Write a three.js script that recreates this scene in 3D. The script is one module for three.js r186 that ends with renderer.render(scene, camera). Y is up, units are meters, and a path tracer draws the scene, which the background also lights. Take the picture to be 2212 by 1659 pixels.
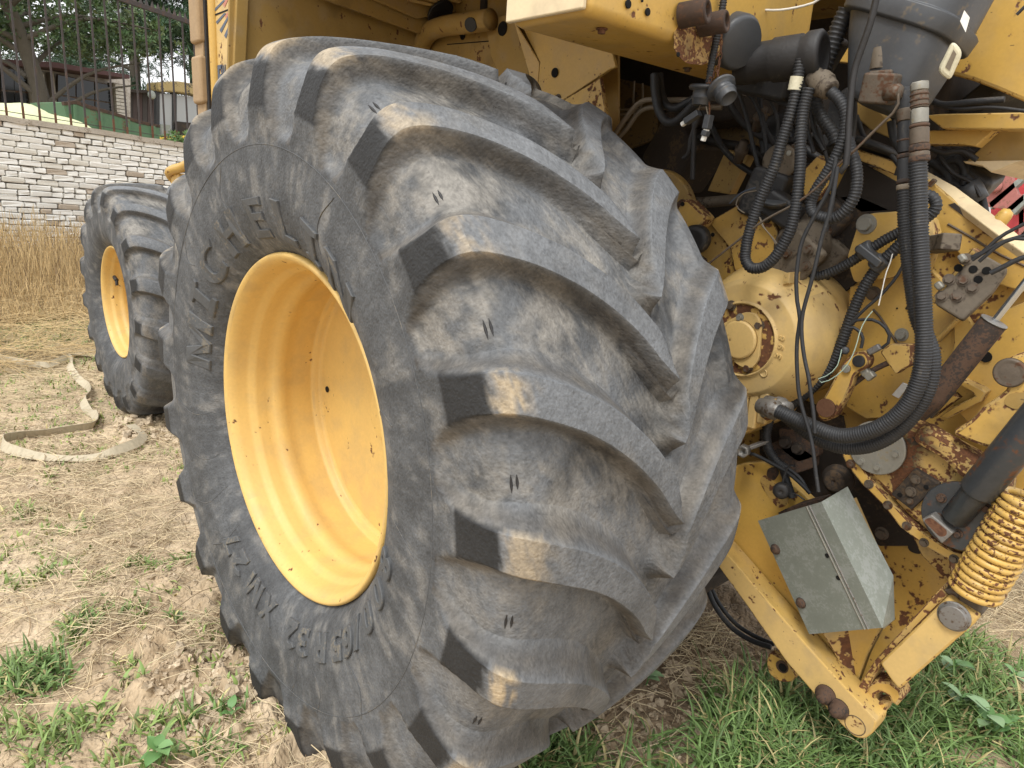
import * as THREE from 'three';
import { mergeGeometries } from 'three/addons/utils/BufferGeometryUtils.js';
import { RoundedBoxGeometry } from 'three/addons/geometries/RoundedBoxGeometry.js';
import { ConvexGeometry } from 'three/addons/geometries/ConvexGeometry.js';
import { FontLoader } from 'three/addons/loaders/FontLoader.js';
import { TextGeometry } from 'three/addons/geometries/TextGeometry.js';

// ------------------------------------------------------------------ camera, sky, sun, exposure
const scene = new THREE.Scene();
const W = 2212, H = 1659, FPX = 2838 * W / 4096;           // picture grid used for sighting, focal length in its pixels
const camera = new THREE.PerspectiveCamera(2 * Math.atan(H / 2 / FPX) * 180 / Math.PI, 4 / 3, 0.05, 600);
const CAM = new THREE.Vector3(-0.7446, 1.443, 1.5766);
const YAW = 0.752963, PITCH = -0.262091, ROLL = 0.065240;
const cf = new THREE.Vector3(Math.sin(YAW) * Math.cos(PITCH), Math.sin(PITCH), -Math.cos(YAW) * Math.cos(PITCH));
const cr0 = new THREE.Vector3(Math.cos(YAW), 0, Math.sin(YAW));
const cu0 = cr0.clone().cross(cf);
const cr = cr0.clone().multiplyScalar(Math.cos(ROLL)).addScaledVector(cu0, Math.sin(ROLL));
const cu = cr0.clone().multiplyScalar(-Math.sin(ROLL)).addScaledVector(cu0, Math.cos(ROLL));
camera.position.copy(CAM);
camera.quaternion.setFromRotationMatrix(new THREE.Matrix4().makeBasis(cr, cu, cf.clone().negate()));
scene.add(camera);

const SUN = new THREE.Vector3(-0.62, 1.0, 0.18).normalize();
{ // overcast sky: a bright even cloud deck, a little brighter towards the veiled sun
  const w = 256, h = 128, d = new Float32Array(w * h * 4);
  for (let j = 0; j < h; j++) for (let i = 0; i < w; i++) {
    const el = ((j + 0.5) / h - 0.5) * Math.PI, az = ((i + 0.5) / w) * 2 * Math.PI - Math.PI;
    const dx = Math.cos(el) * Math.cos(az), dy = Math.sin(el), dz = Math.cos(el) * Math.sin(az);
    const s = Math.max(0, dx * SUN.x + dy * SUN.y + dz * SUN.z);
    const up = Math.max(0, dy);
    let L = 0.74 + 0.20 * up + 0.34 * Math.pow(s, 3);
    const c = Math.sin(dx * 5.1 + dz * 3.3 + 1) * Math.sin(dz * 6.3 - dx * 2.2) * Math.sin(dy * 9);
    L *= 1 + 0.06 * c;
    if (dy < 0) L = 0.28 + 0.46 * Math.max(0, 1 + dy * 9) ;
    const k = (j * w + i) * 4; d[k] = L * 0.99; d[k + 1] = L * 1.0; d[k + 2] = L * 1.025; d[k + 3] = 1;
  }
  const sky = new THREE.DataTexture(d, w, h, THREE.RGBAFormat, THREE.FloatType);
  sky.mapping = THREE.EquirectangularReflectionMapping; sky.magFilter = THREE.LinearFilter; sky.minFilter = THREE.LinearFilter;
  sky.needsUpdate = true;
  scene.background = sky; scene.environment = sky;
}
const sun = new THREE.DirectionalLight(new THREE.Color(1.0, 0.97, 0.92), 1.35);
sun.position.copy(SUN).multiplyScalar(30); sun.castShadow = true; sun.shadow.radius = 34;
sun.shadow.mapSize.set(2048, 2048);
Object.assign(sun.shadow.camera, { left: -9, right: 9, top: 9, bottom: -9, near: 1, far: 80 });
scene.add(sun); scene.add(sun.target);
const renderer = new THREE.WebGLRenderer({ antialias: true });
renderer.setSize(1024, 768);
renderer.toneMapping = THREE.LinearToneMapping;
renderer.toneMappingExposure = 1.86;
renderer.shadowMap.enabled = true; renderer.shadowMap.type = THREE.PCFSoftShadowMap;

// ------------------------------------------------------------------ helpers
const V = (x, y, z) => new THREE.Vector3(x, y, z);
let seed = 7;
const rnd = () => { seed = (seed * 1664525 + 1013904223) >>> 0; return seed / 4294967296; };
const rr = (a, b) => a + (b - a) * rnd();
const clamp = (x, a = 0, b = 1) => Math.min(b, Math.max(a, x));
const sst = (a, b, x) => { const t = clamp((x - a) / (b - a)); return t * t * (3 - 2 * t); };
const mix = (a, b, t) => a + (b - a) * t;
const hash = (x, y, s = 0) => { let h = (x * 374761393 + y * 668265263 + s * 974711) | 0; h = Math.imul(h ^ (h >>> 13), 1274126177); h ^= h >>> 16; return (h >>> 0) / 4294967296; };
function vnoise(x, y, per = 0, s = 0) {              // value noise, tiles when per > 0
  const xi = Math.floor(x), yi = Math.floor(y), fx = x - xi, fy = y - yi;
  const w = (a) => per ? ((a % per) + per) % per : a;
  const u = fx * fx * (3 - 2 * fx), v = fy * fy * (3 - 2 * fy);
  const a = hash(w(xi), w(yi), s), b = hash(w(xi + 1), w(yi), s), c = hash(w(xi), w(yi + 1), s), d = hash(w(xi + 1), w(yi + 1), s);
  return mix(mix(a, b, u), mix(c, d, u), v);
}
function vnoise3(x, y, z, s = 0) {
  const xi = Math.floor(x), yi = Math.floor(y), zi = Math.floor(z), fx = x - xi, fy = y - yi, fz = z - zi;
  const u = fx * fx * (3 - 2 * fx), v = fy * fy * (3 - 2 * fy), w = fz * fz * (3 - 2 * fz), h = (i, j, k) => hash(xi + i, yi + j, s + (zi + k) * 57);
  return mix(mix(mix(h(0, 0, 0), h(1, 0, 0), u), mix(h(0, 1, 0), h(1, 1, 0), u), v), mix(mix(h(0, 0, 1), h(1, 0, 1), u), mix(h(0, 1, 1), h(1, 1, 1), u), v), w);
}
function fbm3(p, f, oct, s) { let a = 0, n = 0, am = 1; for (let o = 0; o < oct; o++) { a += am * vnoise3(p[0] * f + 50, p[1] * f + 50, p[2] * f + 50, s + o * 17); n += am; am *= 0.55; f *= 2; } return a / n; }
function fbm(x, y, oct = 4, per = 0, s = 0) {
  let a = 0, n = 0, am = 1, f = 1;
  for (let o = 0; o < oct; o++) { a += am * vnoise(x * f, y * f, per * f, s + o * 17); n += am; am *= 0.55; f *= 2; }
  return a / n;
}
// sight a picture point from the camera onto a real plane
function ray(px, py) { return cf.clone().addScaledVector(cr, (px - W / 2) / FPX).addScaledVector(cu, -(py - H / 2) / FPX); }
function onX(px, py, x) { const d = ray(px, py); return CAM.clone().addScaledVector(d, (x - CAM.x) / d.x); }
function onY(px, py, y) { const d = ray(px, py); return CAM.clone().addScaledVector(d, (y - CAM.y) / d.y); }
function onZ(px, py, z) { const d = ray(px, py); return CAM.clone().addScaledVector(d, (z - CAM.z) / d.z); }
function onP(px, py, n, p0) { const d = ray(px, py); return CAM.clone().addScaledVector(d, p0.clone().sub(CAM).dot(n) / d.dot(n)); }
const NX = V(-1, 0, 0);
const PX = (x) => ({ n: NX, p: V(x, 0, 0) });               // plane facing outboard
const PZ = (z) => ({ n: V(0, 0, 1), p: V(0, 0, z) });       // plane facing forward
const at = (px, py, P) => onP(px, py, P.n, P.p);
const mpp = (px, py, P) => at(px, py, P).sub(CAM).dot(cf) / FPX;   // metres for one picture step there

function boxUV(g) {                                          // texture coordinates in metres, by dominant face direction
  if (g.index) g = g.toNonIndexed();
  const p = g.attributes.position, uv = new Float32Array(p.count * 2);
  const a = V(), b = V(), c = V(), n = V(), e = V();
  for (let i = 0; i < p.count; i += 3) {
    a.fromBufferAttribute(p, i); b.fromBufferAttribute(p, i + 1); c.fromBufferAttribute(p, i + 2);
    n.copy(b).sub(a).cross(e.copy(c).sub(a));
    const ax = Math.abs(n.x), ay = Math.abs(n.y), az = Math.abs(n.z);
    [a, b, c].forEach((q, k) => {
      let u, v;
      if (ax >= ay && ax >= az) { u = q.z; v = q.y; } else if (ay >= az) { u = q.x; v = q.z; } else { u = q.x; v = q.y; }
      uv[(i + k) * 2] = u; uv[(i + k) * 2 + 1] = v;
    });
  }
  g.setAttribute('uv', new THREE.BufferAttribute(uv, 2));
  return g;
}
const strip = (g) => { const o = new THREE.BufferGeometry(); if (g.index) g = g.toNonIndexed(); o.setAttribute('position', g.attributes.position); o.setAttribute('normal', g.attributes.normal); if (g.attributes.uv) o.setAttribute('uv', g.attributes.uv); return o; };
const merge = (gs) => gs.length === 1 ? gs[0] : mergeGeometries(gs.map(strip));
function mesh(name, geos, mat, parent, meters = true) {
  let g = Array.isArray(geos) ? merge(geos) : geos;
  if (meters) g = boxUV(g);
  const m = new THREE.Mesh(g, mat); m.name = name; m.castShadow = m.receiveShadow = true;
  if (parent) parent.add(m); return m;
}
const taken = {};
const numbered = (n) => { const k = taken[n] = (taken[n] ?? -1) + 1; return k ? n + '_' + String(k).padStart(3, '0') : n; };
function tag(o, label, category, group) { o.userData.label = label; o.userData.category = category; if (group) o.userData.group = group; return o; }
function thing(name, label, category, group) { const o = new THREE.Group(); o.name = numbered(name); scene.add(o); return tag(o, label, category, group); }
function struct(name, m) { m.name = name; m.userData.kind = 'structure'; scene.add(m); return m; }
function rebase(o, base) { o.position.copy(base); for (const c of o.children) c.position.sub(base); }   // put the group's origin at the thing's foot
function basisOf(n) {
  const u = Math.abs(n.y) > 0.95 ? V(1, 0, 0) : V(0, 1, 0).cross(n).normalize();
  return [u, n.clone().cross(u).normalize()];
}
// a plate: outline sighted on a plane, thickness running away from the camera side
function plateGeo(P, pts, th, opt = {}) {
  const [u, v] = basisOf(P.n), o = P.p;
  const flat = (q) => { const a = at(q[0], q[1], P).sub(o); return new THREE.Vector2(a.dot(u), a.dot(v)); };
  let pl = pts.map(flat);
  if (opt.round) pl = roundPoly(pl, opt.round);
  const s = new THREE.Shape(pl);
  for (const h of opt.holes || []) { const c = flat(h); const q = new THREE.Path(); q.absarc(c.x, c.y, h[2], 0, Math.PI * 2, true); s.holes.push(q); }
  const bv = opt.bevel ?? Math.min(0.003, th * 0.3);
  const g = new THREE.ExtrudeGeometry(s, { depth: Math.max(0.0005, th - 2 * bv), bevelEnabled: bv > 0, bevelThickness: bv, bevelSize: bv, bevelOffset: -bv, bevelSegments: 2, curveSegments: 14 });
  g.translate(0, 0, -th + bv);
  g.applyMatrix4(new THREE.Matrix4().makeBasis(u, v, P.n).setPosition(o));
  return g;
}
function roundPoly(pl, r) {
  const out = [], n = pl.length;
  for (let i = 0; i < n; i++) {
    const a = pl[(i + n - 1) % n], b = pl[i], c = pl[(i + 1) % n];
    const d1 = a.clone().sub(b), d2 = c.clone().sub(b), k = Math.min(r, d1.length() * 0.45, d2.length() * 0.45);
    const p1 = b.clone().addScaledVector(d1.normalize(), k), p2 = b.clone().addScaledVector(d2.normalize(), k);
    for (let t = 0; t <= 4; t++) { const s = t / 4; out.push(new THREE.Vector2((1 - s) * (1 - s) * p1.x + 2 * s * (1 - s) * b.x + s * s * p2.x, (1 - s) * (1 - s) * p1.y + 2 * s * (1 - s) * b.y + s * s * p2.y)); }
  }
  return out;
}
function plate(name, P, pts, th, mat, parent, opt) { return mesh(name, plateGeo(P, pts, th, opt), EDGED.has(mat) && (opt?.bevel ?? 1) > 0 ? [mat, EDGED.get(mat)] : mat, parent); }     // painted plates have worn edges
// a turned piece: profile [[along, radius], ...] around an axis through c
function turnGeo(c, axis, prof, seg = 32) {
  const g = new THREE.LatheGeometry(prof.map(([a, r]) => new THREE.Vector2(Math.max(r, 1e-4), a)), seg);
  const q = new THREE.Quaternion().setFromUnitVectors(V(0, 1, 0), axis.clone().normalize());
  g.applyQuaternion(q); g.translate(c.x, c.y, c.z);
  return g;
}
function discGeo(c, axis, r, h, seg = 24, ch = 0.15) { const b = Math.min(r, h) * ch; return turnGeo(c, axis, [[0, 0], [0, r - b * 0.2], [h - b, r], [h, r - b], [h, 0]], seg); }
function hexGeo(c, axis, r, h) {
  const a = axis.clone().normalize();
  const head = new THREE.CylinderGeometry(r * 0.97, r, h, 6); head.translate(0, h / 2 + r * 0.22, 0);
  const wash = new THREE.CylinderGeometry(r * 1.42, r * 1.45, r * 0.24, 16); wash.translate(0, r * 0.12, 0);
  const g = merge([head, wash]);
  g.applyQuaternion(new THREE.Quaternion().setFromUnitVectors(V(0, 1, 0), a)); g.translate(c.x, c.y, c.z);
  return g;
}
function bolt(px, py, P, rpx, mat, parent, name = 'bolt') { const s = mpp(px, py, P); return mesh(name, hexGeo(at(px, py, P), P.n, rpx * s, rpx * s * 0.9), mat, parent); }
function disc(name, px, py, P, rpx, h, mat, parent, ch) { return mesh(name, discGeo(at(px, py, P), P.n, rpx * mpp(px, py, P), h, 28, ch), mat, parent); }
function curveOf(pts, P, closed = false) { return new THREE.CatmullRomCurve3(pts.map((q) => q.isVector3 ? q : q.length > 2 ? onX(q[0], q[1], q[2]) : at(q[0], q[1], P)), closed, 'centripetal'); }
function sweepGeo(curve, r, opt = {}) {                     // round tube; corrugated when opt.pitch is given
  const L = curve.getLength(), step = opt.pitch ? opt.pitch / 4 : (opt.step || 0.02), n = Math.max(6, Math.ceil(L / step)), seg = opt.seg || 12;
  const fr = curve.computeFrenetFrames(n, false), pos = [], nor = [], uv = [], idx = [];
  const p = V();
  for (let i = 0; i <= n; i++) {
    curve.getPointAt(i / n, p);
    const ph = i % 4, rad = (opt.rad ? opt.rad(i / n) : 1) * r * (opt.pitch ? [1, 1, 1 - (opt.amp || 0.14), 1 - (opt.amp || 0.14)][ph] : 1);
    const tl = opt.pitch ? [0.55, -0.55, -0.55, 0.55][ph] : 0, T = fr.tangents[i];
    for (let j = 0; j <= seg; j++) {
      const a = j / seg * Math.PI * 2, N = fr.normals[i].clone().multiplyScalar(Math.cos(a)).addScaledVector(fr.binormals[i], Math.sin(a));
      pos.push(p.x + N.x * rad, p.y + N.y * rad, p.z + N.z * rad);
      N.addScaledVector(T, -tl * (ph < 2 ? 0.9 : 0.2)).normalize(); nor.push(N.x, N.y, N.z); uv.push(j / seg * r * 6.28, i / n * L);
    }
  }
  for (let i = 0; i < n; i++) for (let j = 0; j < seg; j++) { const a = i * (seg + 1) + j, b = a + seg + 1; idx.push(a, a + 1, b, b, a + 1, b + 1); }
  const c0 = pos.length / 3; curve.getPointAt(0, p); pos.push(p.x, p.y, p.z); nor.push(...fr.tangents[0].clone().negate().toArray()); uv.push(0, 0);
  curve.getPointAt(1, p); pos.push(p.x, p.y, p.z); nor.push(...fr.tangents[n].toArray()); uv.push(0, 0);
  for (let j = 0; j < seg; j++) { idx.push(c0, j + 1, j); const b = n * (seg + 1); idx.push(c0 + 1, b + j, b + j + 1); }
  const g = new THREE.BufferGeometry();
  g.setAttribute('position', new THREE.Float32BufferAttribute(pos, 3)); g.setAttribute('normal', new THREE.Float32BufferAttribute(nor, 3)); g.setAttribute('uv', new THREE.Float32BufferAttribute(uv, 2)); g.setIndex(idx);
  return g;
}
function hose(name, P, pts, wpx, mat, parent = HV, opt = {}) {
  const c = curveOf(pts, P), q = pts[Math.floor(pts.length / 2)];
  const s = q.isVector3 ? 0.001 : (q.length > 2 ? onX(q[0], q[1], q[2]).sub(CAM).dot(cf) / FPX : mpp(q[0], q[1], P));
  return mesh(name, sweepGeo(c, wpx * s / 2, opt), mat, parent, false);
}
function boxGeo(c, sx, sy, sz, bev = 0.004, rot) { const g = new RoundedBoxGeometry(sx, sy, sz, 1, Math.min(bev, sx / 3, sy / 3, sz / 3)); if (rot) g.applyMatrix4(new THREE.Matrix4().makeRotationFromEuler(new THREE.Euler(...rot))); g.translate(c.x, c.y, c.z); return g; }
function barGeo(a, b, w, h, bev = 0.003) {                  // square bar between two points
  const d = b.clone().sub(a), L = d.length(); d.normalize();
  const [u, v] = basisOf(d); const g = new RoundedBoxGeometry(w, h, L, 1, Math.min(bev, w / 3, h / 3));
  g.applyMatrix4(new THREE.Matrix4().makeBasis(u, v, d).setPosition(a.clone().add(b).multiplyScalar(0.5))); return g;
}

// ------------------------------------------------------------------ materials
function tex(size, fn, srgb = true, repeat = 1) {           // fn(u, v) -> [r, g, b] linear 0..1
  const d = new Uint8Array(size * size * 4);
  const enc = (c) => srgb ? (c <= 0.0031308 ? c * 12.92 : 1.055 * Math.pow(c, 1 / 2.4) - 0.055) : c;
  for (let j = 0; j < size; j++) for (let i = 0; i < size; i++) {
    const c = fn(i / size, j / size), k = (j * size + i) * 4;
    d[k] = clamp(enc(c[0])) * 255; d[k + 1] = clamp(enc(c[1])) * 255; d[k + 2] = clamp(enc(c[2])) * 255; d[k + 3] = 255;
  }
  const t = new THREE.DataTexture(d, size, size, THREE.RGBAFormat); t.wrapS = t.wrapT = THREE.RepeatWrapping; t.magFilter = THREE.LinearFilter; t.minFilter = THREE.LinearMipmapLinearFilter; t.generateMipmaps = true;
  if (srgb) t.colorSpace = THREE.SRGBColorSpace; t.repeat.set(repeat, repeat); t.needsUpdate = true; return t;
}
const C3 = (r, g, b) => new THREE.Color().setRGB(r, g, b);
const l3 = (a, b, t) => [mix(a[0], b[0], t), mix(a[1], b[1], t), mix(a[2], b[2], t)];
const RUST = [0.075, 0.030, 0.014], RUST2 = [0.16, 0.065, 0.024], DUST = [0.30, 0.235, 0.150], GRIME = [0.035, 0.024, 0.015];
// noise fields computed once; every texture reads them shifted by its seed, so none of them look alike
const FN = 512, field = (base, oct, sd) => { const f = new Float32Array(FN * FN); for (let j = 0; j < FN; j++) for (let i = 0; i < FN; i++) f[j * FN + i] = fbm(i / FN * base, j / FN * base, oct, base, sd); return f; };
const FA = field(6, 6, 901), FB = field(13, 5, 902), FC = field(64, 3, 903), FD = field(150, 2, 904), FV = new Float32Array(FN * FN).map((_, k) => vnoise((k % FN) / FN * 120, Math.floor(k / FN) / FN * 120, 120, 905));
const rd = (f, u, v, s) => f[(((Math.floor((v + hash(s, 3)) * FN) % FN) + FN) % FN) * FN + (((Math.floor((u + hash(s, 1)) * FN) % FN) + FN) % FN)];
// worn paint: chips and rust where the large and the small noise agree, grime and dust in soft patches
function paint(base, o) {
  const N = 512, S = o.size || 0.8, q = o.s;
  const chip = (u, v) => rd(FB, u, v, q) * 0.52 + rd(FC, u, v, q + 5) * 0.48;
  const map = tex(N, (u, v) => {
    const m = rd(FA, u, v, q + 31), f = rd(FD, u, v, q + 3);
    let c = l3(base, [base[0] * 0.84, base[1] * 0.82, base[2] * 0.9], m * 0.9);
    c = l3(c, DUST, sst(0.45, 0.8, rd(FB, u, v, q + 9)) * (o.dust || 0));
    c = l3(c, GRIME, sst(0.50, 0.80, rd(FA, u, v, q + 13)) * (o.grime || 0));
    const k = chip(u, v), th = o.rust;
    if (k > th - 0.03 && k < th) c = l3(c, [0.10, 0.05, 0.02], 0.35 * sst(th - 0.03, th, k));
    c = l3(c, l3(RUST, RUST2, f), sst(th, th + 0.018, k));
    const sp = rd(FV, u, v, q + 41); if (sp > (o.spk || 0.985)) c = l3(c, GRIME, 0.8);
    return c.map((x) => x * (0.94 + 0.1 * f));
  }, true, 1 / S);
  const bump = tex(256, (u, v) => { const h = 0.75 - 0.55 * sst(o.rust, o.rust + 0.02, chip(u, v)) + 0.12 * (rd(FC, u, v, q + 2) - 0.5); return [h, mix(o.rough || 0.42, 0.92, sst(o.rust, o.rust + 0.02, chip(u, v))) + 0.15 * (rd(FC, u, v, q + 8) - 0.5), 0]; }, false, 1 / S);
  return new THREE.MeshStandardMaterial({ map, bumpMap: bump, bumpScale: 0.0016, roughnessMap: bump, roughness: 1, metalness: 0 });
}
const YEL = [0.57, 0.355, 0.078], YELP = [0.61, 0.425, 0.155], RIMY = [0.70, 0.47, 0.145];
const M = {};
const col = (r, g, b, rough = 0.8, o = {}) => new THREE.MeshStandardMaterial({ color: new THREE.Color().setRGB(r, g, b), roughness: rough, ...o });
M.yel = paint(YEL, { s: 1, rust: 0.715, dust: 0.18, grime: 0.1, spk: 0.982 });
M.chip = paint([0.56, 0.35, 0.08], { s: 2, rust: 0.655, dust: 0.25, grime: 0.25, spk: 0.972, rough: 0.5 });
M.rusty = paint([0.54, 0.35, 0.095], { s: 3, rust: 0.55, dust: 0.3, grime: 0.5, spk: 0.965, rough: 0.6 });
M.greasy = paint([0.48, 0.31, 0.085], { s: 4, rust: 0.535, dust: 0.3, grime: 1.0, spk: 0.95, rough: 0.6, size: 0.5 });
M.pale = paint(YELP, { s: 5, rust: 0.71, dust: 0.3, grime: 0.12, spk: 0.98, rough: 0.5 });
M.cream = paint([0.70, 0.57, 0.34], { s: 6, rust: 0.76, dust: 0.3 });
M.rim = paint(RIMY, { s: 7, rust: 0.745, dust: 0.22, spk: 0.995, rough: 0.55 });
M.under = paint([0.36, 0.23, 0.06], { s: 8, rust: 0.72, dust: 0.3, grime: 0.35, spk: 0.985, rough: 0.7 });  // dimmer yellow for undersides: shade put into the paint, with some grime
const bumpT = [0.3, 0.8].map((z) => tex(256, (u, v) => { const b = rd(FC, u, v, 9) * 0.5 + rd(FB, u, v, 10) * 0.5; return [b, b, b]; }, false, 1 / z));
const mottle = [0.35, 0.8, 2.5].map((z) => tex(384, (u, v) => { const q = 0.62 + 0.40 * (0.6 * rd(FA, u, v, 12) + 0.4 * rd(FC, u, v, 14)); return [q, q, q]; }, true, 1 / z));
const EDGED = new Map();
const simple = (c, rough, metal, o = {}) => {
  const s = o.s || 50, z = o.size || 0.4; let map, color = 0xffffff;
  if (o.c2) map = tex(256, (u, v) => { const a = rd(FA, u, v, s), b = rd(FC, u, v, s + 4); return l3(c.map((x) => x * (1 - (o.var ?? 0.5) * 0.5 + (o.var ?? 0.5) * (0.6 * a + 0.4 * b))), o.c2, sst(o.t2 ?? 0.5, (o.t2 ?? 0.5) + 0.12, a * 0.6 + b * 0.4)); }, true, 1 / z);
  else { map = mottle[z < 0.55 ? 0 : z < 1.5 ? 1 : 2]; color = C3(...c.map((x) => x * 1.2)); }
  return new THREE.MeshStandardMaterial({ map, color, roughness: rough, metalness: metal, bumpMap: bumpT[z < 0.55 ? 0 : 1], bumpScale: o.bump ?? 0.0008, side: o.side || THREE.FrontSide });
};
M.edge = paint([0.46, 0.30, 0.09], { s: 31, rust: 0.50, dust: 0.3, grime: 0.8, spk: 0.93, rough: 0.7, size: 0.4 }); M.edge2 = paint([0.55, 0.36, 0.10], { s: 32, rust: 0.655, dust: 0.3, grime: 0.4, spk: 0.97, rough: 0.6, size: 0.5 });
[M.chip, M.rusty, M.greasy].forEach((m) => EDGED.set(m, M.edge)); [M.yel, M.pale].forEach((m) => EDGED.set(m, M.edge2));
M.rusty2 = paint([0.40, 0.25, 0.08], { s: 23, rust: 0.47, dust: 0.2, grime: 0.6, spk: 0.96, rough: 0.7, size: 0.3 });
M.rust = simple([0.085, 0.048, 0.029], 0.92, 0, { s: 60, c2: [0.035, 0.026, 0.021], t2: 0.47, var: 0.9, size: 0.22 });
M.rustBright = simple([0.125, 0.057, 0.028], 0.95, 0, { s: 61, c2: [0.08, 0.032, 0.016], var: 0.9 });
M.dark = simple([0.030, 0.022, 0.016], 0.85, 0, { s: 62, c2: [0.075, 0.048, 0.025], t2: 0.56, var: 0.8 });
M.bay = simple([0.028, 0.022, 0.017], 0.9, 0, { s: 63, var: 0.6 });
M.steel = simple([0.21, 0.20, 0.185], 0.55, 0.5, { s: 64, c2: [0.10, 0.065, 0.04], t2: 0.58, var: 0.6 });
M.boltDark = simple([0.12, 0.095, 0.07], 0.65, 0.35, { s: 65, c2: [0.09, 0.042, 0.02], t2: 0.5, var: 0.8 });
M.zinc = simple([0.25, 0.24, 0.205], 0.5, 0.35, { s: 66, c2: [0.26, 0.22, 0.14], t2: 0.6, var: 0.4 });
M.galv = simple([0.225, 0.245, 0.215], 0.5, 0.15, { s: 67, c2: [0.28, 0.30, 0.275], t2: 0.5, var: 0.35, size: 0.25, bump: 0.0003 });
M.black = simple([0.018, 0.018, 0.019], 0.55, 0, { s: 68, c2: [0.06, 0.055, 0.048], t2: 0.58, var: 0.6 });
M.hose = simple([0.019, 0.020, 0.022], 0.6, 0, { s: 69, c2: [0.05, 0.046, 0.04], t2: 0.58, var: 0.6, size: 0.3 });
M.rubber = simple([0.016, 0.015, 0.015], 0.6, 0, { s: 70, c2: [0.06, 0.05, 0.04], t2: 0.6, var: 0.6 });
M.plastic = simple([0.045, 0.048, 0.052], 0.45, 0, { s: 71, c2: [0.11, 0.085, 0.055], t2: 0.64, var: 0.5, size: 0.5, bump: 0.0003 });
M.creamPl = simple([0.62, 0.58, 0.42], 0.5, 0, { s: 72, var: 0.3 });
M.grayCast = simple([0.13, 0.105, 0.075], 0.75, 0.1, { s: 73, c2: [0.05, 0.036, 0.024], t2: 0.52, var: 0.8 });
M.chrome = new THREE.MeshStandardMaterial({ color: 0xb8bcc0, roughness: 0.18, metalness: 0.95 });
M.blueSteel = simple([0.05, 0.055, 0.06], 0.35, 0.3, { s: 74, c2: [0.12, 0.055, 0.03], t2: 0.56, var: 0.6 });
M.pipe = simple([0.20, 0.165, 0.12], 0.6, 0.1, { s: 75, var: 0.5 });
M.wire = col(.40, .52, .43, .6);
M.white = simple([0.70, 0.69, 0.64], 0.6, 0, { s: 76, var: 0.3 });
M.rustDark = simple([0.05, 0.031, 0.022], 0.92, 0, { s: 79, c2: [0.085, 0.042, 0.022], t2: 0.55, var: 0.8 });
M.hole = new THREE.MeshStandardMaterial({ color: 0x060504, roughness: 1 });
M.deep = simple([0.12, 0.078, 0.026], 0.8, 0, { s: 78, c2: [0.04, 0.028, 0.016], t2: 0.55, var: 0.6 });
M.tan = simple([0.33, 0.225, 0.12], 0.75, 0, { s: 77, var: 0.3 });
M.decal = new THREE.MeshStandardMaterial({ color: 0x4a5566, roughness: 0.5 });
M.decalRed = new THREE.MeshStandardMaterial({ color: 0xb0705a, roughness: 0.5 });

// ------------------------------------------------------------------ tyres
const font = await new FontLoader().loadAsync('fonts/droid/droid_sans_bold.typeface.json');
const tyreGrain = tex(1024, (u, v) => {
  const a = rd(FB, u, v, 201), b = rd(FD, u, v, 203), c = rd(FC, u, v, 204);
  let q = 0.54 + 0.30 * a + 0.34 * (b - 0.5) + 0.36 * (c - 0.5);
  if (rd(FV, u * 2, v * 2, 207) > 0.94) q += 0.2;
  return [clamp(q), clamp(q * 0.992), clamp(q * 0.98)];
}, true, 1 / 0.55);
const tyreBump = tex(512, (u, v) => { const b = rd(FD, u, v, 211), c = rd(FC, u, v, 212); const q = 0.5 * b + 0.5 * c; return [q, q, q]; }, false, 1 / 0.55);
M.tyre = new THREE.MeshStandardMaterial({ map: tyreGrain, vertexColors: true, roughness: 0.74, bumpMap: tyreBump, bumpScale: 0.0022 });
M.letter = simple([0.075, 0.078, 0.08], 0.7, 0, { s: 90, c2: [0.14, 0.125, 0.10], t2: 0.55, var: 0.7, size: 0.3 });

const ENV = [[.010, .437], [-.018, .462], [-.043, .505], [-.058, .56], [-.062, .62], [-.063, .675], [-.064, .688], [-.067, .715], [-.072, .752], [-.067, .80], [-.057, .845], [-.040, .872], [-.012, .888], [.05, .902], [.15, .910], [.25, .914], [.34, .916]];
const FLO = [[.010, .437], [-.018, .462], [-.043, .505], [-.058, .56], [-.062, .62], [-.063, .675], [-.061, .687], [-.050, .712], [-.047, .750], [-.039, .792], [-.020, .825], [.006, .844], [.044, .853], [.100, .857], [.18, .860], [.26, .863], [.34, .865]];
const SUB = [3, 4, 4, 4, 4, 3, 4, 5, 5, 6, 6, 6, 8, 8, 8, 8];
const CRV = [[-1, 19.4], [-.08, 19.3], [-.045, 18.7], [.04, 16.6], [.115, 14.4], [.18, 11.6], [.24, 8.3], [.30, 4.3], [.34, 0]];
const crv = (x) => { for (let i = 0; i < CRV.length - 1; i++) if (x <= CRV[i + 1][0]) return mix(CRV[i][1], CRV[i + 1][1], clamp((x - CRV[i][0]) / (CRV[i + 1][0] - CRV[i][0]))); return 0; };
const crvS = (x) => { let s = 0; for (let k = -2; k <= 2; k++) s += crv(x + k * 0.022); return s / 5 - (x > 0.3 ? 0 : 0); };
const cat = (A, i, f) => {                                  // shape-preserving cubic through the profile points
  const n = A.length, d = (k, c) => A[Math.min(n - 1, k + 1)][c] - A[Math.max(0, k)][c];
  const tg = (k, c) => { if (k <= 0) return d(0, c); if (k >= n - 1) return d(n - 2, c); const a = d(k - 1, c), b = d(k, c); return a * b <= 0 ? 0 : 2 * a * b / (a + b); };
  const f2 = f * f, f3 = f2 * f;
  return [0, 1].map((c) => (2 * f3 - 3 * f2 + 1) * A[i][c] + (f3 - 2 * f2 + f) * tg(i, c) + (3 * f2 - 2 * f3) * A[Math.min(n - 1, i + 1)][c] + (f3 - f2) * tg(i + 1, c));
};
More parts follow.
